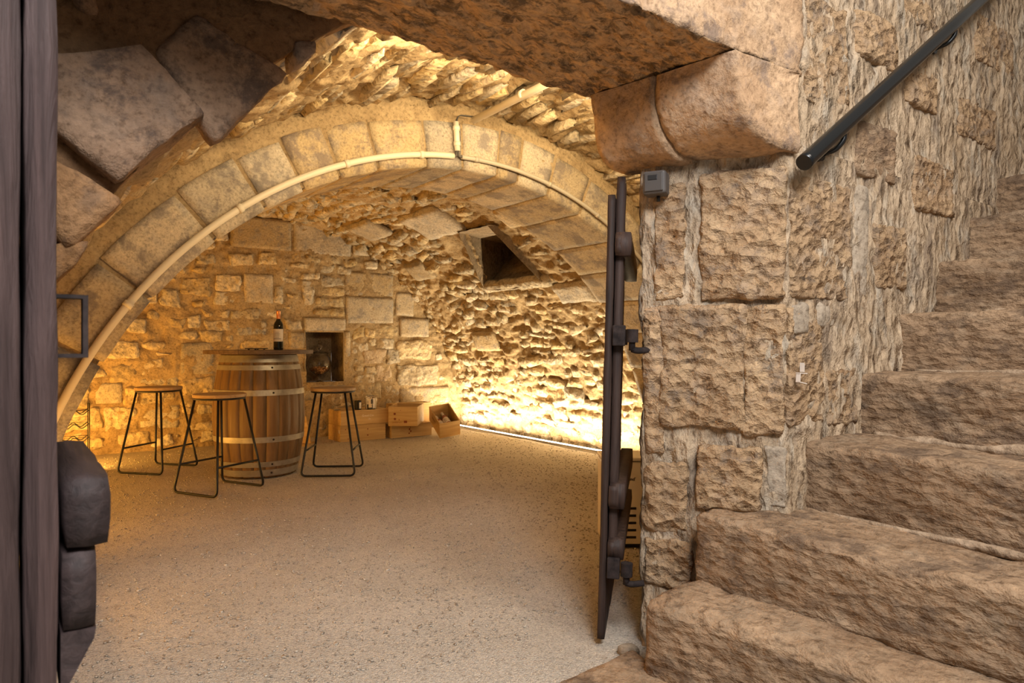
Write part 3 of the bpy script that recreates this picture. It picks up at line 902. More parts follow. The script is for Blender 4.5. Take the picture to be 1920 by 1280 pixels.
def fillet(k):
    """Crumbled mortar line where a riser meets the tread below."""
    x, yl, sl = nose[k]; z = step_top(k-1)
    yl2 = min(yl, 1.2) - .04; yr = -.3
    n = 60; V, F = [], []
    for i in range(n+1):
        y = yl2 + (yr-yl2)*i/n; xx = x + sl*(yl-y)
        w = .008 + .014*abs(vnoise(np.array([[y*9, k*3.1, 0]]), 5)[0]) ; h = -.006 + .030*abs(vnoise(np.array([[y*7, k*5.7, 2]]), 9)[0])
        for a, b in ((.03, h*1.1), (0, h), (-w*.5, h*.55), (-w, .0), (-w, -.02), (.03, -.02)): V.append((xx + a, y, z + b))
    m = 6
    for i in range(n):
        for j in range(m): F.append((i*m+j, (i+1)*m+j, (i+1)*m+(j+1) % m, i*m+(j+1) % m))
    F.append(tuple(range(m))); F.append(tuple(n*m+j for j in range(m))[::-1])
    setw(mesh('mortar_fillet', V, F, M['fillet'], stair))
for k in (3, 4, 5, 6): fillet(k)
c0 = [(-.06, .9, -.05), (1.46, .9, -.05), (-.06, 1.49, -.05), (1.60, 1.53, -.05), (-.06, .9, .05), (1.46, .9, .07), (-.06, 1.49, .05), (1.60, 1.53, .075)]
tag(block('threshold_slab', tri(c0), 1050, M['step'], None, rad=.03, amp=.010, freq=7, sp=.025, nmax=80, amp2=.01), 'low worn threshold stone at the foot of the stairs beside the gravel', 'threshold', kind='thing')
lo = block('stone', tri(box8(1.615, 1.68, 1.57, 1.63, -.01, .035)), 1061, M['grey_mortar'], wr, rad=.02, amp=.016, sp=.012)

# ------------------------------------------------------------------ tubes, lathes
def tube(path, r, mat, name, parent=None, seg=10, closed=False, caps=True, radii=None):
    P = [Vector(p) for p in path]; n = len(P); V, F = [], []
    up = None
    for i, p in enumerate(P):
        if closed: t = P[(i+1) % n] - P[i-1]
        else: t = P[min(n-1, i+1)] - P[max(0, i-1)]
        t.normalize()
        if up is None: up = t.orthogonal().normalized()
        up = (up - t*up.dot(t)).normalized(); b = t.cross(up)
        rr = radii[i] if radii else r
        for k in range(seg):
            a = 2*PI*k/seg; V.append(p + (up*math.cos(a) + b*math.sin(a))*rr)
    for i in range(n if closed else n-1):
        j = (i+1) % n
        for k in range(seg): F.append((i*seg+k, i*seg+(k+1) % seg, j*seg+(k+1) % seg, j*seg+k))
    if not closed and caps:
        F.append(tuple(range(seg))[::-1]); F.append(tuple((n-1)*seg+k for k in range(seg)))
    return V, F
def tube_o(path, r, mat, name, parent=None, **kw):
    V, F = tube(path, r, mat, name, **kw)
    o = mesh(name, V, F, mat, parent)
    me = o.data
    for p in me.polygons:
        if len(p.vertices) > 4: p.use_smooth = False
    return o
def rounded(pts, r, n=5):
    pts = [Vector(p) for p in pts]; out = [pts[0]]
    for i in range(1, len(pts)-1):
        a, b, c = pts[i-1], pts[i], pts[i+1]
        d1 = (a-b); d2 = (c-b); rr = min(r, d1.length*.45, d2.length*.45)
        p, q = b + d1.normalized()*rr, b + d2.normalized()*rr
        for k in range(n+1):
            t = k/n; out.append(p*(1-t)**2 + b*2*t*(1-t) + q*t*t)
    out.append(pts[-1]); return out
def lathe(prof, mat, name, parent=None, seg=32, loc=(0, 0, 0), smooth=True):
    V, F = [], []
    for r, z in prof:
        for k in range(seg):
            a = 2*PI*k/seg; V.append((loc[0] + r*math.cos(a), loc[1] + r*math.sin(a), loc[2] + z))
    for i in range(len(prof)-1):
        for k in range(seg): F.append((i*seg+k, i*seg+(k+1) % seg, (i+1)*seg+(k+1) % seg, (i+1)*seg+k))
    if prof[0][0] > 1e-5: F.append(tuple(range(seg))[::-1])
    if prof[-1][0] > 1e-5: F.append(tuple((len(prof)-1)*seg+k for k in range(seg)))
    o = mesh(name, V, F, mat, parent, smooth)
    if smooth:
        me = o.data
        try: me.set_sharp_from_angle(angle=math.radians(40))
        except Exception: pass
    return o
def bbox(name, x0, x1, y0, y1, z0, z1, mat, parent=None, bev=.004, seg=2):
    import bmesh
    bm = bmesh.new(); bmesh.ops.create_cube(bm, size=1)
    for v in bm.verts: v.co = Vector(((x0+x1)/2 + v.co.x*(x1-x0), (y0+y1)/2 + v.co.y*(y1-y0), (z0+z1)/2 + v.co.z*(z1-z0)))
    if bev: bmesh.ops.bevel(bm, geom=bm.edges[:], offset=min(bev, .45*min(x1-x0, y1-y0, z1-z0)), segments=seg, profile=.5, affect='EDGES')
    me = bpy.data.meshes.new(name); bm.to_mesh(me); bm.free(); me.materials.append(mat)
    o = bpy.data.objects.new(name, me); COL.objects.link(o)
    if parent is not None: o.parent = parent
    return o
def text(name, body, size, mat, parent, mtx, extrude=.0004):
    c = bpy.data.curves.new(name, 'FONT'); c.body = body; c.size = size; c.extrude = extrude; c.align_x = 'CENTER'; c.align_y = 'CENTER'
    o = bpy.data.objects.new(name, c); COL.objects.link(o)
    dg = bpy.context.evaluated_depsgraph_get()
    me = bpy.data.meshes.new_from_object(o.evaluated_get(dg)); bpy.data.objects.remove(o)
    me.materials.clear(); me.materials.append(mat)
    o = bpy.data.objects.new(name, me); COL.objects.link(o)
    o.parent = parent; o.matrix_local = mtx
    return o
FRONT = Matrix.Rotation(PI/2, 4, 'X')         # text that faces -y

# ------------------------------------------------------------------ handrail
A_ = Vector((1.912, 1.135, 1.573)); B_ = Vector((4.25, 1.135, 1.573 + (4.25-1.912)*.668))
hr = empty('handrail', tuple(A_))
tag(hr, 'black round metal handrail fixed to the wall above the steps', 'handrail')
dirr = (B_-A_).normalized()
tube_o([A_ + dirr*t - A_ for t in (0, .02, 1.2, (B_-A_).length)], .0245, M['rail_metal'], 'rail', hr, seg=28)
for x in (2.145, 2.98, 3.9):
    base = A_ + (B_-A_)*((x-1.912)/(4.25-1.912)) - A_
    p = [base + Vector((0, 0, -.018)), base + Vector((0, 0, -.045)), base + Vector((-.012, .020, -.075)), base + Vector((-.022, .066, -.082))]
    br = tube_o(rounded(p, .03), .009, M['rail_metal'], 'bracket', hr, seg=10)
    e = p[-1]
    tube_o([e + Vector((0, -.004, 0)), e + Vector((0, .016, 0))], .021, M['rail_metal'], 'wall_plate', br, seg=16)

# ------------------------------------------------------------------ switch box on the pillar
def switch_box():
    a, z = rev(1235, 350)
    A = np.array(RA); t = (np.array(RB)-A)/LR; n = np.array([t[1], -t[0]])
    p = A + t*a + n*.012
    e = empty('switch_box', (p[0], p[1], z), math.atan2(t[1], t[0]))
    tag(e, 'small grey weatherproof switch box on the pillar under the corbel', 'switch')
    h = .0385
    bbox('housing', -h, h, -.062, .004, -h, h, M['box_grey'], e, .010, 3)
    bbox('flap', -h+.008, h-.008, -.067, -.055, -h+.008, h-.008, M['box_dark'], e, .003)
    bbox('window', -.018, .012, -.069, -.060, .006, .022, M['black'], e, .001)
    tube_o([(.006, -.02, -h+.004), (.006, -.02, -h-.018)], .006, M['black'], 'cable_gland', e, seg=10)
switch_box()

# ------------------------------------------------------------------ conduits on the arch
def arc_pts(r, a0, a1, y, n):
    return [(CX + r*math.cos(a), y, CZ + r*math.sin(a)) for a in np.linspace(a0, a1, n)]
yc = YA - .024
def ang_at(px, r):
    u = (px-960)/1280; Z = yc/(CA - SA*u); x = (CA*u + SA)*Z
    return math.acos(max(-1, min(1, (x-CX)/r)))
rc = RI + .062
aj = ang_at(858, rc)
def conduit(name, pts, r, mat, label, clips, clipr=1.25):
    e = empty(name, tuple(pts[0]))
    o = tube_o([Vector(p) - Vector(pts[0]) for p in pts], r, mat, 'pipe', e, seg=12)
    tag(e, label, 'conduit')
    for q, d in clips:
        q = Vector(q) - Vector(pts[0]); d = Vector(d).normalized()
        tube_o([q - d*.012, q + d*.012], r*clipr, mat, 'clip', e, seg=12)
    return e
al = math.radians(176)
p = arc_pts(rc, al, aj+.012, yc, 90)
cl = []
for px in (240, 450, 650, 790):
    a = ang_at(px, rc); cl.append(((CX + rc*math.cos(a), yc, CZ + rc*math.sin(a)), (-math.sin(a), 0, math.cos(a))))
conduit('conduit', p, .0165, M['conduit'], 'long white plastic conduit curving up the arch from its foot', cl)
p = arc_pts(rc, aj-.012, math.radians(10), yc, 90); cl = []
for px in (893, 1030, 1120):
    a = ang_at(px, rc); cl.append(((CX + rc*math.cos(a), yc, CZ + rc*math.sin(a)), (-math.sin(a), 0, math.cos(a))))
conduit('conduit', p, .0125, M['conduit_grey'], 'thin grey conduit descending the arch towards the open door', cl)
aj2 = aj
def pol(r, a, y): return (CX + r*math.cos(a), y, CZ + r*math.sin(a))
conduit('conduit', [pol(rc+.03, aj2, yc), pol(RV-.085, aj2, yc)], .0165, M['conduit'], 'short upright white conduit joining both arch conduits', [(pol(rc+.07, aj2, yc), (math.cos(aj2), 0, math.sin(aj2))), (pol(RV-.12, aj2, yc), (math.cos(aj2), 0, math.sin(aj2)))])
a3 = aj2 - .03
conduit('conduit', [pol(RV-.085, a3, YA-.10), pol(RV-.075, a3, YI+.15)], .020, M['conduit'], 'straight white conduit running along the rubble vault to the lintel', [(pol(RV-.075, a3, YA-.55), (0, 1, 0))])
e = empty('cable', pol(rc, aj+.012, yc))
tag(e, 'dark cables looping between the white conduits above the arch', 'cable')
o0 = Vector(e.location)
for k in range(3):
    d = .006*(k-1)
    pth = rounded([Vector(pol(RV-.09, aj2, yc+d)) - o0, Vector(pol(RV-.055, aj2, yc-.03+d)) - o0, Vector(pol(RV-.06, a3, YA-.08+d)) - o0, Vector(pol(RV-.075, a3, YA-.12+d)) - o0], .03)
    tube_o(pth, .0035, M['cable'], 'strand', e, seg=6)
for s in (1, -1):
    pth = rounded([Vector(pol(rc, aj + s*.016, yc)) - o0, Vector(pol(rc, aj + s*.004, yc)) - o0, Vector(pol(rc+.035, aj + s*.002, yc)) - o0], .02)
    tube_o(pth, .006, M['cable'], 'strand', e, seg=8)

# ------------------------------------------------------------------ left door leaf (near the camera)
def left_leaf():
    d = empty('door_1', (.0435, .955, .02))
    tag(d, 'dark weathered wooden door leaf with a heavy bracket and iron handle', 'door', kind='structure')
    # local: +y into the doorway, -x away from the opening
    H = 1.83
    def plank(x0, x1, y0, y1, z0, z1, seed, mat='old_wood', name='plank', rad=.006, amp=.004):
        return block(name, tri(box8(x0, x1, y0, y1, z0, z1)), seed, M[mat], d, rad=rad, amp=amp, freq=9, sp=.03, nmax=70)
    plank(-.034, 0, 0, .145, 0, H, 1101)
    for i in range(4):
        y0 = .15 + i*.148; plank(-.033, -.002, y0, y0+.144, 0, H, 1102+i)
    # second layer of boards on the far side, a little nearer at its edge
    plank(-.118, -.0365, -.015, .115, 0, H, 1110, rad=.008, amp=.004)
    for i in range(4):
        y0 = .12 + i*.15; plank(-.085, -.0365, y0, y0+.146, 0, H, 1111+i)
    plank(.002, .056, .004, .42,   .762, .852, 1120, 'old_wood_x', 'ledge', .014, .003)
    plank(.002, .040, .008, .42,   .668, .762, 1121, 'old_wood_x', 'ledge', .006, .004)
    # chamfered lower bracket
    V = [(.002, .010, .668), (.038, .010, .668), (.036, .010, .655), (.002, .010, .59)]
    V = V + [(x, .40, z) for x, _, z in V]
    mesh('bracket', V, [(0, 1, 2, 3), (7, 6, 5, 4), (0, 4, 5, 1), (1, 5, 6, 2), (2, 6, 7, 3), (3, 7, 4, 0)], M['old_wood_x'], d, smooth=False)
    # flat iron handle
    z0, z1 = .996, 1.067
    P = [(.0, .02, z1), (.029, .02, z1), (.029, .02, z0), (.0, .02, z0)]
    V, F = [], []
    t = .0022
    outer = [(-.004, z1+t), (.030, z1+t), (.030, z0-t), (-.004, z0-t)]; inner = [(-.004, z1-t), (.0245, z1-t), (.0245, z0+t), (-.004, z0+t)]
    for y in (.012, .04):
        for q in outer + inner: V.append((q[0], y, q[1]))
    for a, b in ((0, 1), (1, 2), (2, 3)):
        F += [(a, b, 4+b, 4+a), (8+a, 12+a, 12+b, 8+b), (a, 8+a, 8+b, b), (4+a, 4+b, 12+b, 12+a)]
    mesh('handle', V, F, M['iron'], d, smooth=False)
    for z in (.4, 1.35):
        q = bbox('hinge', -.046, .006, .62, .76, z-.02, z+.02, M['iron'], d, .004)
left_leaf()

# ------------------------------------------------------------------ right door leaf, hinged behind the pillar
def right_leaf():
    ax, ay = 1.616, 1.680
    ang = math.atan2(.644, .712)
    d = empty('door_2', (ax, ay, .03), ang)
    d.rotation_euler = (math.radians(1.35), math.radians(0.7), ang)
    tag(d, 'narrow dark plank door leaf standing open beside the pillar on iron hinges', 'door', kind='structure')
    # local +x along the leaf (away from the hinge); -y is the side towards the pillar
    H = 1.53
    for i in range(6):
        x0 = .0 + i*.155
        block('plank', tri(box8(x0, x0+.152, 0, .026, 0 if i else .0, H - (.0 if i else .02))), 1201+i, M['door_wood'], d, rad=.004, amp=.003, freq=9, sp=.03, nmax=60)
    block('stile', tri(box8(.03, .13, -.032, -.001, .30, H+.05)), 1210, M['door_wood'], d, rad=.006, amp=.003, freq=9, sp=.03, nmax=60)
    for z0, z1 in ((1.30, 1.385), (.44, .53), (.27, .34)):
        block('ledge', tri(box8(.0, .90, -.058, -.001, z0, z1)), 1220+int(z0*10), M['door_wood'], d, rad=.008, amp=.002, freq=9, sp=.04, nmax=30)
        block('ledge_pad', tri(box8(.0, .028, -.034, -.001, z0+.01, z1-.01)), 1230+int(z0*10), M['door_wood'], d, rad=.004, amp=.002, sp=.02)
    for z in (1.03, .245):
        hg = bbox('hinge', -.004, .36, -.040, -.030, z-.028, z+.028, M['iron'], d, .003)
        bbox('hinge_plate', -.012, .012, -.045, -.002, z-.035, z+.035, M['iron'], hg, .004)
        lathe([(.0, -.022), (.020, -.022), (.020, .022), (.0, .022)], M['iron'], 'knuckle', hg, 16, (-.005, -.068, z))
        tube_o([(-.005, -.068, z-.05), (-.005, -.068, z-.022), (-.005, -.068, z)], .011, M['iron'], 'pin', hg, seg=10)
        tube_o(rounded([(-.005, -.068, z-.045), (0, -.085, z-.05), (.012, -.125, z-.046)], .01), .011, M['iron'], 'pintle', hg, seg=8)
right_leaf()

# ------------------------------------------------------------------ heater behind the door
def heater():
    x, y = XZ(.655, 3.52)
    rz = -math.atan2(SA, CA)
    e = empty('heater', (x, y, .01), rz)
    tag(e, 'cream enamel cabinet heater half hidden behind the open door', 'heater')
    w, dp, h = .20, .11, .455
    bbox('foot', -w+.02, w-.02, -dp+.02, dp-.02, 0, .022, M['black'], e, .004)
    bbox('cabinet', -w, w, -dp, dp, .02, h-.022, M['heater'], e, .010, 3)
    bbox('lid', -w-.003, w+.003, -dp-.003, dp+.003, h-.020, h, M['heater'], e, .006)
    bbox('lid_seam', -w+.004, w-.004, -dp+.004, dp-.004, h-.024, h-.018, M['box_dark'], e, .0)
    for i in range(5):
        z = .05 + i*.036; bbox('slot', -w+.02, -w+.165, -dp-.002, -dp+.006, z, z+.012, M['black'], e, .001)
    text('lettering', "Hund'", .024, M['black'], e, Matrix.Translation((-.066, -dp-.0015, .346)) @ FRONT)
heater()

# ------------------------------------------------------------------ light strips
for nm, x, y0, y1, mat, lab in (('led_strip', 4.47, 3.95, 7.33, M['led'], 'glowing warm white light strip along the foot of the bright vault'),
                               ('led_strip', -.20, 2.6, 7.2, M['led_amber'], 'glowing amber light strip along the foot of the shaded vault side')):
    e = empty(nm, (x, y0, .012)); tag(e, lab, 'light strip')
    bbox('channel', -.014, .014, 0, y1-y0, -.004, .012, M['galv'], e, .002)
    bbox('diffuser', -.010, .010, .01, y1-y0-.01, .0125, .020, mat, e, .002)
e = empty('led_strip', (.9, 1.80, 2.0)); tag(e, 'light strip hidden on the ledge behind the stone lintel', 'light strip')
bbox('channel', 0, 2.2, -.012, .012, 0, .012, M['galv'], e, .002)
bbox('diffuser', .01, 2.19, -.009, .009, .0125, .018, M['led'], e, .002)

# ------------------------------------------------------------------ barrel table
BX, BY = 1.600, 5.63
def barrel():
    e = empty('wine_barrel', (BX, BY, .005), .3)
    tag(e, 'oak wine barrel with metal hoops serving as a bar table', 'barrel')
    H, RH, RB_ = .948, .283, .350
    def rad(z): return RB_ - (RB_-RH)*((2*z/H - 1)**2)**1.0
    n = 22
    for i in range(n):
        a0, a1 = 2*PI*i/n + .004, 2*PI*(i+1)/n - .004
        V, F = [], []
        nz, na = 14, 3
        for (ins, sh) in ((0, 0), (.024, 0)):
            for j in range(nz+1):
                z = H*j/nz
                for k in range(na+1):
                    a = a0 + (a1-a0)*k/na; r = rad(z) - ins - (.0015 if k in (0, na) else 0); V.append((r*math.cos(a), r*math.sin(a), z))
        m = (nz+1)*(na+1)
        for j in range(nz):
            for k in range(na):
                q = j*(na+1)+k
                F.append((q, q+1, q+na+2, q+na+1)); F.append((m+q, m+q+na+1, m+q+na+2, m+q+1))
            q = j*(na+1); F.append((q, q+na+1, m+q+na+1, m+q)); q += na; F.append((q, m+q, m+q+na+1, q+na+1))
        for k in range(na):
            F.append((k, m+k, m+k+1, k+1)); q = nz*(na+1)+k; F.append((q, q+1, m+q+1, m+q))
        mesh('stave', V, F, M['oak'], e)
    for z0, z1 in ((.012, .062), (.085, .125), (.275, .318), (.632, .675), (.826, .864), (.885, .940)):
        hp = lathe([(rad(z0)+.0005, z0), (rad(z0)+.0045, z0), (rad((z0+z1)/2)+.0045, (z0+z1)/2), (rad(z1)+.0045, z1), (rad(z1)+.0005, z1)], M['galv'], 'hoop', e, 64)
        if z1 < .87:
            a = -1.25 - .3 - .3; zc = (z0+z1)/2; r = rad(zc) + .005
            V, F = [], []
            bbox('rivet', r*math.cos(a)-.007, r*math.cos(a)+.007, r*math.sin(a)-.007, r*math.sin(a)+.007, zc-.007, zc+.007, M['iron'], hp, .005, 2)
    lathe([(0, .03), (RH-.03, .03), (RH-.03, .05), (0, .05)], M['oak'], 'head', e, 40)
    lathe([(0, H-.05), (RH-.03, H-.05), (RH-.03, H-.03), (0, H-.03)], M['oak'], 'head', e, 40)
    t = empty('table_top', (BX, BY, .9535), .2)
    tag(t, 'round grey-brown plank table top resting on the wine barrel', 'table top')
    R = .415; nb = 6
    for i in range(nb):
        y0, y1 = -R + 2*R*i/nb + .0015, -R + 2*R*(i+1)/nb - .0015
        V, F = [], []
        ys = np.linspace(y0, y1, 9)
        for z in (0, .030):
            for s in (-1, 1):
                for y in ys: V.append((s*math.sqrt(max(1e-6, R*R-y*y)), y, z))
        k = 9
        for j in range(k-1):
            F.append((j, j+1, k+j+1, k+j)); F.append((2*k+j, 3*k+j, 3*k+j+1, 2*k+j+1))
            F.append((j, 2*k+j, 2*k+j+1, j+1)); F.append((k+j, k+j+1, 3*k+j+1, 3*k+j))
        F.append((0, k, 3*k, 2*k)); F.append((k-1, 3*k-1, 4*k-1, 2*k-1))
        mesh('plank', V, F, M['table_wood'], t, smooth=False)
barrel()
TT = .984

def bottle(name, loc, label, kind='wine', rz=0, tilt=None):
    e = empty(name, loc, rz); tag(e, label, 'bottle')
    if tilt: e.rotation_euler = tilt
    g = M['bottle_glass'] if kind == 'wine' else M['rose']
    lathe([(0, .004), (.030, 0), (.0365, .005), (.0375, .02), (.0375, .185), (.036, .200), (.029, .218), (.018, .233), (.0145, .245), (.0140, .262)], g, 'body', e, 28)
    cap = lathe([(.0146, .246), (.0150, .262), (.0150, .300), (.0158, .301), (.0158, .308), (.0140, .310), (0, .310)], M['copper'] if kind == 'wine' else M['label'], 'capsule', e, 24)
    V, F = [], []
    n = 20; z0, z1 = .066, .165
    for i in range(n+1):
        a = -PI/2 - rz - .55 + 2.9*(i/n-.5)
        for z in (z0, z1): V.append((.0379*math.cos(a), .0379*math.sin(a), z))
    for i in range(n): F.append((2*i, 2*i+2, 2*i+3, 2*i+1))
    lb = mesh('label', V, F, M['label'], e)
    for zz, hw, th in ((.140, .32, .0012), (.126, .40, .0016), (.113, .36, .0012), (.100, .30, .0012), (.088, .62, .0022)):
        V, F = [], []
        for i in range(9):
            a = -PI/2 - rz - .55 + hw*2*(i/8-.5)*1.3
            for z in (zz-th, zz+th): V.append((.0382*math.cos(a), .0382*math.sin(a), z))
        for i in range(8): F.append((2*i, 2*i+2, 2*i+3, 2*i+1))
        mesh('print_line', V, F, M['ink'], lb)
    return e
bx_, by_ = XZ(-.4375*5.42, 5.42)[0], XZ(-.4375*5.42, 5.42)[1]
pb = on_z(522, 657, TT)
bpos = XZ((522-960)/1280*5.42, 5.42)
bottle('wine_bottle', (bpos[0], bpos[1], TT+.0005), 'dark red wine bottle with cream label standing on barrel table')
spos = XZ((481-960)/1280*5.55, 5.55)
e = empty('slate_tray', (spos[0], spos[1], TT+.0005), .7)
tag(e, 'flat dark slate tray lying on the barrel table', 'tray')
bbox('slab', -.085, .085, -.05, .05, .006, .013, M['slate'], e, .002)
for x in (-.06, .06):
    for y in (-.03, .03): lathe([(.008, 0), (.008, .006)], M['black'], 'foot', e, 10, (x, y, 0))

# ------------------------------------------------------------------ stools
def stool(loc, rz):
    e = empty('bar_stool', loc, rz)
    SEAT, b, t, r = .655, .2075, .112, .0085
    lathe([(0, .0), (.174, .0), (.177, .003), (.177, .021), (.174, .024), (0, .024)], M['seat_wood'], 'seat', e, 40, (0, 0, SEAT))
    ring = [(.166*math.cos(2*PI*k/40), .166*math.sin(2*PI*k/40), SEAT-.007) for k in range(40)]
    tube_o(ring, .007, M['black_metal'], 'seat_ring', e, seg=8, closed=True)
    for s in (-1, 1):
        pts = [(-t, s*t, SEAT-.005), (-b, s*b, r+.001), (b, s*b, r+.001), (t, s*t, SEAT-.005)]
        tube_o(rounded(pts, .045, 6), r, M['black_metal'], 'leg_frame', e, seg=10)
    k = .30; z = SEAT*k; q = b + (t-b)*k
    for s in (-1, 1):
        tube_o([(s*q, -q, z), (s*q, q, z)], r*.85, M['black_metal'], 'crossbar', e, seg=8)
    return e
def floor_xy(X, Z): return XZ(X, Z)
ang0 = -math.atan2(SA, CA)
s1 = stool((*XZ(-2.058, 4.807), .004), ang0 - .44)
tag(s1, 'black metal bar stool standing in front of the wine barrel', 'stool', 'bar stools around the barrel')
s2 = copy_tree(s1); s2.location = (*XZ(-2.885, 5.575), .004); s2.rotation_euler.z = ang0 - .22
tag(s2, 'black metal bar stool nearest the amber lit wall and wire rack', 'stool', 'bar stools around the barrel')
s3 = copy_tree(s1); s3.location = (*XZ(-1.435, 5.48), .004); s3.rotation_euler.z = ang0 + .06
tag(s3, 'black metal bar stool between the barrel and the wooden crates', 'stool', 'bar stools around the barrel')

# ------------------------------------------------------------------ crates
def crate(loc, rz, w, d, h, label, open_=False, lid=False, rot=None, thick=.012):
    e = empty('wooden_crate', loc, rz); tag(e, label, 'crate', 'wooden wine crates')
    if rot: e.rotation_euler = rot
    t = thick
    bbox('front_panel', -w/2, w/2, -d/2, -d/2+t, 0, h, M['pine'], e, .0015, 1)
    bbox('back_panel', -w/2, w/2, d/2-t, d/2, 0, h, M['pine'], e, .0015, 1)
    bbox('side_panel', -w/2, -w/2+t, -d/2+t, d/2-t, 0, h, M['pine'], e, .0015, 1)
    bbox('side_panel', w/2-t, w/2, -d/2+t, d/2-t, 0, h, M['pine'], e, .0015, 1)
    bbox('bottom_panel', -w/2+t, w/2-t, -d/2+t, d/2-t, 0.001, t, M['pine_dark'], e, .001, 1)
    if not open_:
        bbox('lid', -w/2+.002, w/2-.002, -d/2+.002, d/2-.002, h+.0003, h+t*.8, M['pine'], e, .0015, 1)
    return e
def dots(e, pts, y, mat, name='knot'):
    for x, z, r in pts:
        lathe([(r, -.0008), (r*.8, .0008)], mat, name, e, 10).matrix_local = Matrix.Translation((x, y, z)) @ Matrix.Rotation(PI/2, 4, 'X')
c1 = crate((3.012, 6.965, .005), 0, .515, .33, .165, 'closed pine wine crate on the floor carrying another crate')
dots(c1, [(-.20, .13, .006), (.05, .12, .007), (.05, .055, .009), (-.17, .03, .006)], -.1655, M['ink_red'])
for i in range(6):
    bbox('finger_joint', .2545, .2585, -.1655, -.1525, .012+i*.026, .024+i*.026, M['pine_dark'], c1, 0)
bbox('sticker', -.2585, -.2565, -.150, -.115, .09, .125, M['label'], c1, 0)
z2 = .005 + .165 + .0105
c2 = crate((3.027, 6.962, z2), .02, .545, .335, .140, 'printed pine wine crate lying on top of another, glass vase on it')
text('lettering', 'Grand Cru', .030, M['white_ink'], c2, Matrix.Translation((.03, -.1688, .088)) @ FRONT)
text('lettering', 'VIN', .018, M['white_ink'], c2, Matrix.Translation((.05, -.1688, .050)) @ FRONT)
ZT = z2 + .140 + .011
c3 = crate((3.575, 6.935, .005), .0, .50, .33, .135, 'low closed pine crate on the floor beneath an open crate')
for i in range(5): bbox('printed_stripe', -.235, -.09+.03*(i % 2), -.1665, -.1645, .022+i*.021, .0235+i*.021, M['pine_dark'], c3, 0)
dots(c3, [(-.03, .085, .011), (-.015, .062, .010), (-.035, .040, .009), (-.02, .105, .005)], -.1660, M['ink_red'], 'print_mark')
z4 = .005 + .135 + .0105
px_, py_ = XZ(-1.17, 7.58)
c4 = crate((px_, py_, z4), ang0 - .02, .315, .47, .205, 'open empty pine crate set askew on the low crate', open_=True)
dots(c4, [(-.088, .130, .013), (-.085, .075, .013), (-.04, .066, .006), (-.025, .168, .004)], -.2360, M['ink_red'], 'print_mark')
bbox('print_mark', .012, .046, -.2370, -.2345, .032, .058, M['ink_red'], c4, 0)
text('lettering', 'ST LOUIS 2017', .016, M['ink_red'], c4, Matrix.Translation((-.06, -.2362, .036)) @ FRONT)
c5 = crate((3.77, 7.225, .005), 0, .50, .17, .335, 'tall open pine crate standing against the wall behind the others', open_=True)
# crate tipped against the low crate, a bottle inside
def tipped():
    # long axis from the propped end down to the floor end
    pl = Vector((*XZ(-.775, 7.52), .0)); 
    e = crate((0, 0, 0), 0, .235, .40, .18, 'tipped open pine crate with a bottle inside leaning on the low crate', open_=True)
    f = Vector((.62, -.78, 0)).normalized()          # horizontal heading of the low end, in x y
    f = Vector((*XZ(.42, -.90), 0)).normalized()
    tl = math.radians(24)
    fwd = (f*math.cos(tl) + Vector((0, 0, -1))*math.sin(tl)).normalized()      # local -y
    side = Vector((-f.y, f.x, 0)); side.normalize()                            # local +x
    yv = -fwd; xv = side; zv = xv.cross(yv)
    roll = Matrix.Rotation(math.radians(-9), 3, yv)
    xv = roll @ xv; zv = roll @ zv
    m = Matrix((xv, yv, zv)).transposed().to_4x4()
    # place so the lowest corner touches the floor
    low = min((m @ Vector((sx*.1175, sy*.20, 0))).z for sx in (-1, 1) for sy in (-1, 1))
    m.translation = (*XZ(-.755, 7.64), -low + .004)
    e.matrix_world = m
    text('lettering', 'CHATEAU', .026, M['ink_red'], e, Matrix.Translation((-.1181, 0.02, .11)) @ Matrix.Rotation(-PI/2, 4, 'Z') @ FRONT)
    b = bottle('wine_bottle', (0, 0, 0), 'pale pink bottle with cream label lying in the tipped crate', 'rose')
    b.matrix_world = m @ Matrix.Translation((.02, -.150, .085)) @ Matrix.Rotation(-PI/2, 4, 'X')
    b2 = bottle('wine_bottle', (0, 0, 0), 'pale capped bottle lying deeper in the tipped crate', 'rose')
    b2.matrix_world = m @ Matrix.Translation((-.048, -.152, .052)) @ Matrix.Rotation(-PI/2, 4, 'X')
tipped()

# ------------------------------------------------------------------ glassware
def glass_shell(outer, th=.003):
    inner = [(max(0, r-th), z + (th if i == 0 else 0)) for i, (r, z) in enumerate(outer)][::-1]
    return outer + inner
def goblet():
    x, y = XZ((632-960)/1280*7.22, 7.22)
    e = empty('glass_vase', (x, y, ZT+.0005)); tag(e, 'clear balloon glass vase on a short foot on the stacked crate', 'vase')
    lathe([(0, 0), (.036, .0), (.038, .003), (.012, .010), (.010, .035), (.014, .045), (0, .046)], M['glass'], 'foot', e, 28)
    lathe(glass_shell([(.004, .047), (.030, .056), (.055, .085), (.064, .120), (.060, .155), (.048, .185), (.043, .200)], .0025), M['glass'], 'bowl', e, 32)
goblet()
def cup():
    x, y = XZ((671-960)/1280*7.30, 7.30)
    e = empty('printed_cup', (x, y, ZT+.0005)); tag(e, 'small black cup with white print on the stacked crate', 'cup')
    lathe([(0, 0), (.034, 0), (.036, .004), (.036, .088), (.038, .094), (.034, .094), (.032, .01), (0, .008)], M['black'], 'body', e, 28)
    V, F = [], []
    for i in range(9):
        a = -PI/2 - .75 + 1.2 + .9*(i/8-.5)
        for z in (.012, .078): V.append((.0364*math.cos(a), .0364*math.sin(a), z))
    for i in range(8): F.append((2*i, 2*i+2, 2*i+3, 2*i+1))
    mesh('white_print', V, F, M['label'], e)
cup()
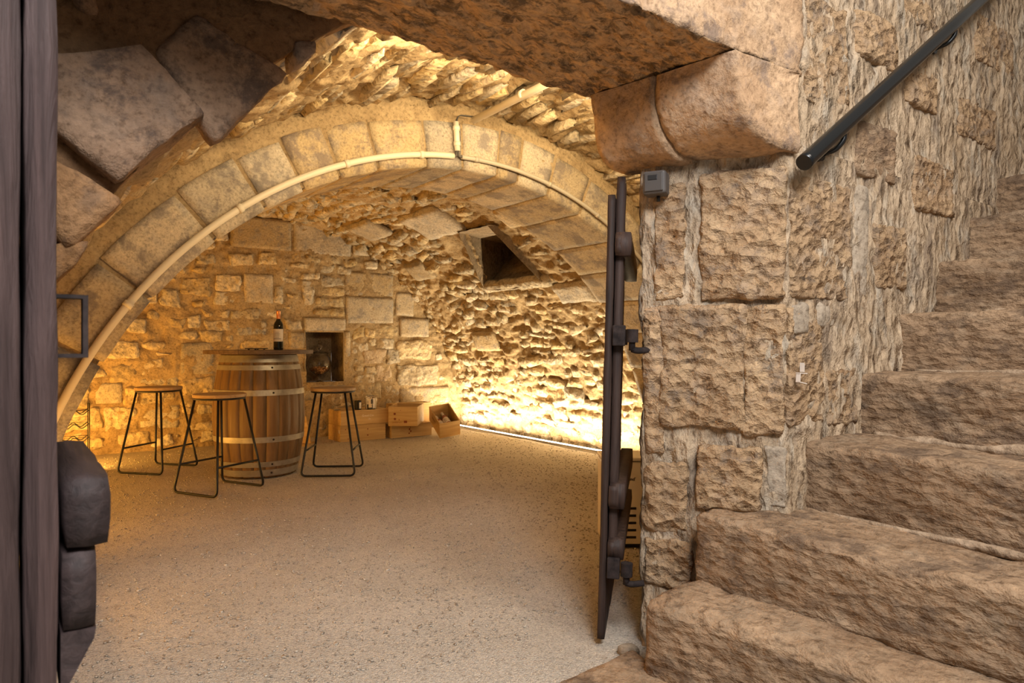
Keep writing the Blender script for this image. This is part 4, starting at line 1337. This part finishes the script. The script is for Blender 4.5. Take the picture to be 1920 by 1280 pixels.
def jar():
    x, y = XZ((696-960)/1280*7.36, 7.36)
    e = empty('glass_jar', (x, y, ZT+.0005)); tag(e, 'lidded square-shouldered glass jar with dark and white label on crate', 'jar')
    lathe(glass_shell([(.055, 0), (.060, .006), (.062, .12), (.060, .132), (.056, .136)], .003), M['glass'], 'body', e, 32)
    ld = lathe([(.060, .1375), (.062, .142), (.030, .150), (.006, .152), (.013, .166), (.008, .174), (0, .176)], M['glass'], 'lid', e, 28)
    lathe([(.0, .005), (.045, .005), (.045, .055), (0, .055)], M['black'], 'contents', e, 24)
    for a0, w, z0, z1, mat in ((-.95, .35, .02, .118, M['label']), (-.30, .28, .012, .118, M['label']), (-.62, .26, .060, .110, M['black'])):
        V, F = [], []
        for i in range(7):
            a = -PI/2 + a0 + .35 + w*(i/6-.5)*1.6
            for z in (z0, z1): V.append((.0632*math.cos(a), .0632*math.sin(a), z))
        for i in range(6): F.append((2*i, 2*i+2, 2*i+3, 2*i+1))
        mesh('label', V, F, mat, e)
jar()
def bonbonniere():
    zs = N0[2]-.02+.004
    u = (599-960)/1280; y = YBACK+.12; Z = y/(CA-SA*u); x = (CA*u+SA)*Z
    e = empty('apothecary_jar', (x, y, zs)); tag(e, 'large footed glass jar of corks standing in the wall niche', 'jar')
    lathe([(0, 0), (.062, 0), (.064, .005), (.020, .018), (.014, .05), (.024, .075), (0, .078)], M['glass'], 'foot', e, 32)
    lathe(glass_shell([(.010, .080), (.055, .092), (.105, .135), (.128, .190), (.128, .235), (.108, .285), (.085, .310), (.098, .325)], .004), M['glass'], 'bowl', e, 40)
    ld = lathe([(.100, .327), (.102, .332), (.060, .352), (.018, .362), (.014, .375)], M['glass'], 'lid', e, 36)
    lathe([(.014, .376), (.026, .395), (.030, .412), (.020, .432), (.012, .440), (.018, .458), (.010, .475), (0, .478)], M['glass'], 'knob', ld, 24)
    ks = []
    for i in range(90):
        a = random.uniform(0, 2*PI); z = random.uniform(.105, .172); rm = .095*min(1, (z-.085)/.06)
        r = rm*math.sqrt(random.random()); d = Vector((random.uniform(-1, 1), random.uniform(-1, 1), random.uniform(-.4, .4))).normalized()
        c = Vector((r*math.cos(a), r*math.sin(a), z))
        V, F = tube([c - d*.018, c + d*.018], .010, None, '', seg=6)
        ks.append((np.array([tuple(v) for v in V]), F))
    V, F, n = [], [], 0
    for v, f in ks:
        V += [tuple(q) for q in v]; F += [tuple(i + n for i in ff) for ff in f]; n += len(v)
    o = mesh('corks', V, F, M['cork'], e); o['kind'] = 'stuff'
bonbonniere()

# ------------------------------------------------------------------ wooden display stand behind the barrel
def display_stand():
    x, y = XZ((574-960)/1280*6.95, 6.95)
    e = empty('bottle_stand', (x, y, .004), ang0); tag(e, 'small pine bottle stand with sloping side behind the barrel', 'stand')
    bbox('base', -.10, .055, -.10, .10, 0, .022, M['pine'], e, .003)
    V = [(-.08, -.01, .022), (.048, -.01, .022), (.0, -.01, .29), (-.08, -.01, .32)]
    V = V + [(a, b + .022, c) for a, b, c in V]
    mesh('side_board', V, [(0, 1, 2, 3), (7, 6, 5, 4), (0, 4, 5, 1), (1, 5, 6, 2), (2, 6, 7, 3), (3, 7, 4, 0)], M['pine'], e, smooth=False)
    b = bottle('wine_bottle', (0, 0, 0), 'dark bottle standing behind the barrel in the pine stand')
    q = XZ((569-960)/1280*7.02, 7.02 + .0)
    b.location = (q[0], q[1], .0265)
display_stand()

# ------------------------------------------------------------------ wire wine rack by the amber wall
def wine_rack():
    cx, cy = .38, 7.20
    e = empty('wine_rack', (cx, cy, .004)); tag(e, 'thin black wire wine rack against the amber lit wall', 'wine rack')
    w, dp, h = .34, .16, .50
    for x in (-w/2, w/2):
        for y in (-dp/2, dp/2): tube_o([(x, y, 0), (x, y, h)], .0045, M['black_metal'], 'upright', e, seg=6)
        for z in (.02, h): tube_o([(x, -dp/2, z), (x, dp/2, z)], .003, M['black_metal'], 'end_bar', e, seg=6)
    for z in (.06, .18, .30, .42):
        for y in (-dp/2, dp/2):
            pts = [(-w/2 + w*k/36, y, z + .018*math.cos(2*PI*3*k/36)) for k in range(37)]
            tube_o(pts, .004, M['black_metal'], 'wavy_shelf', e, seg=6)
            tube_o([(-w/2, y, z+.02), (w/2, y, z+.02)], .002, M['black_metal'], 'shelf_bar', e, seg=6)
wine_rack()
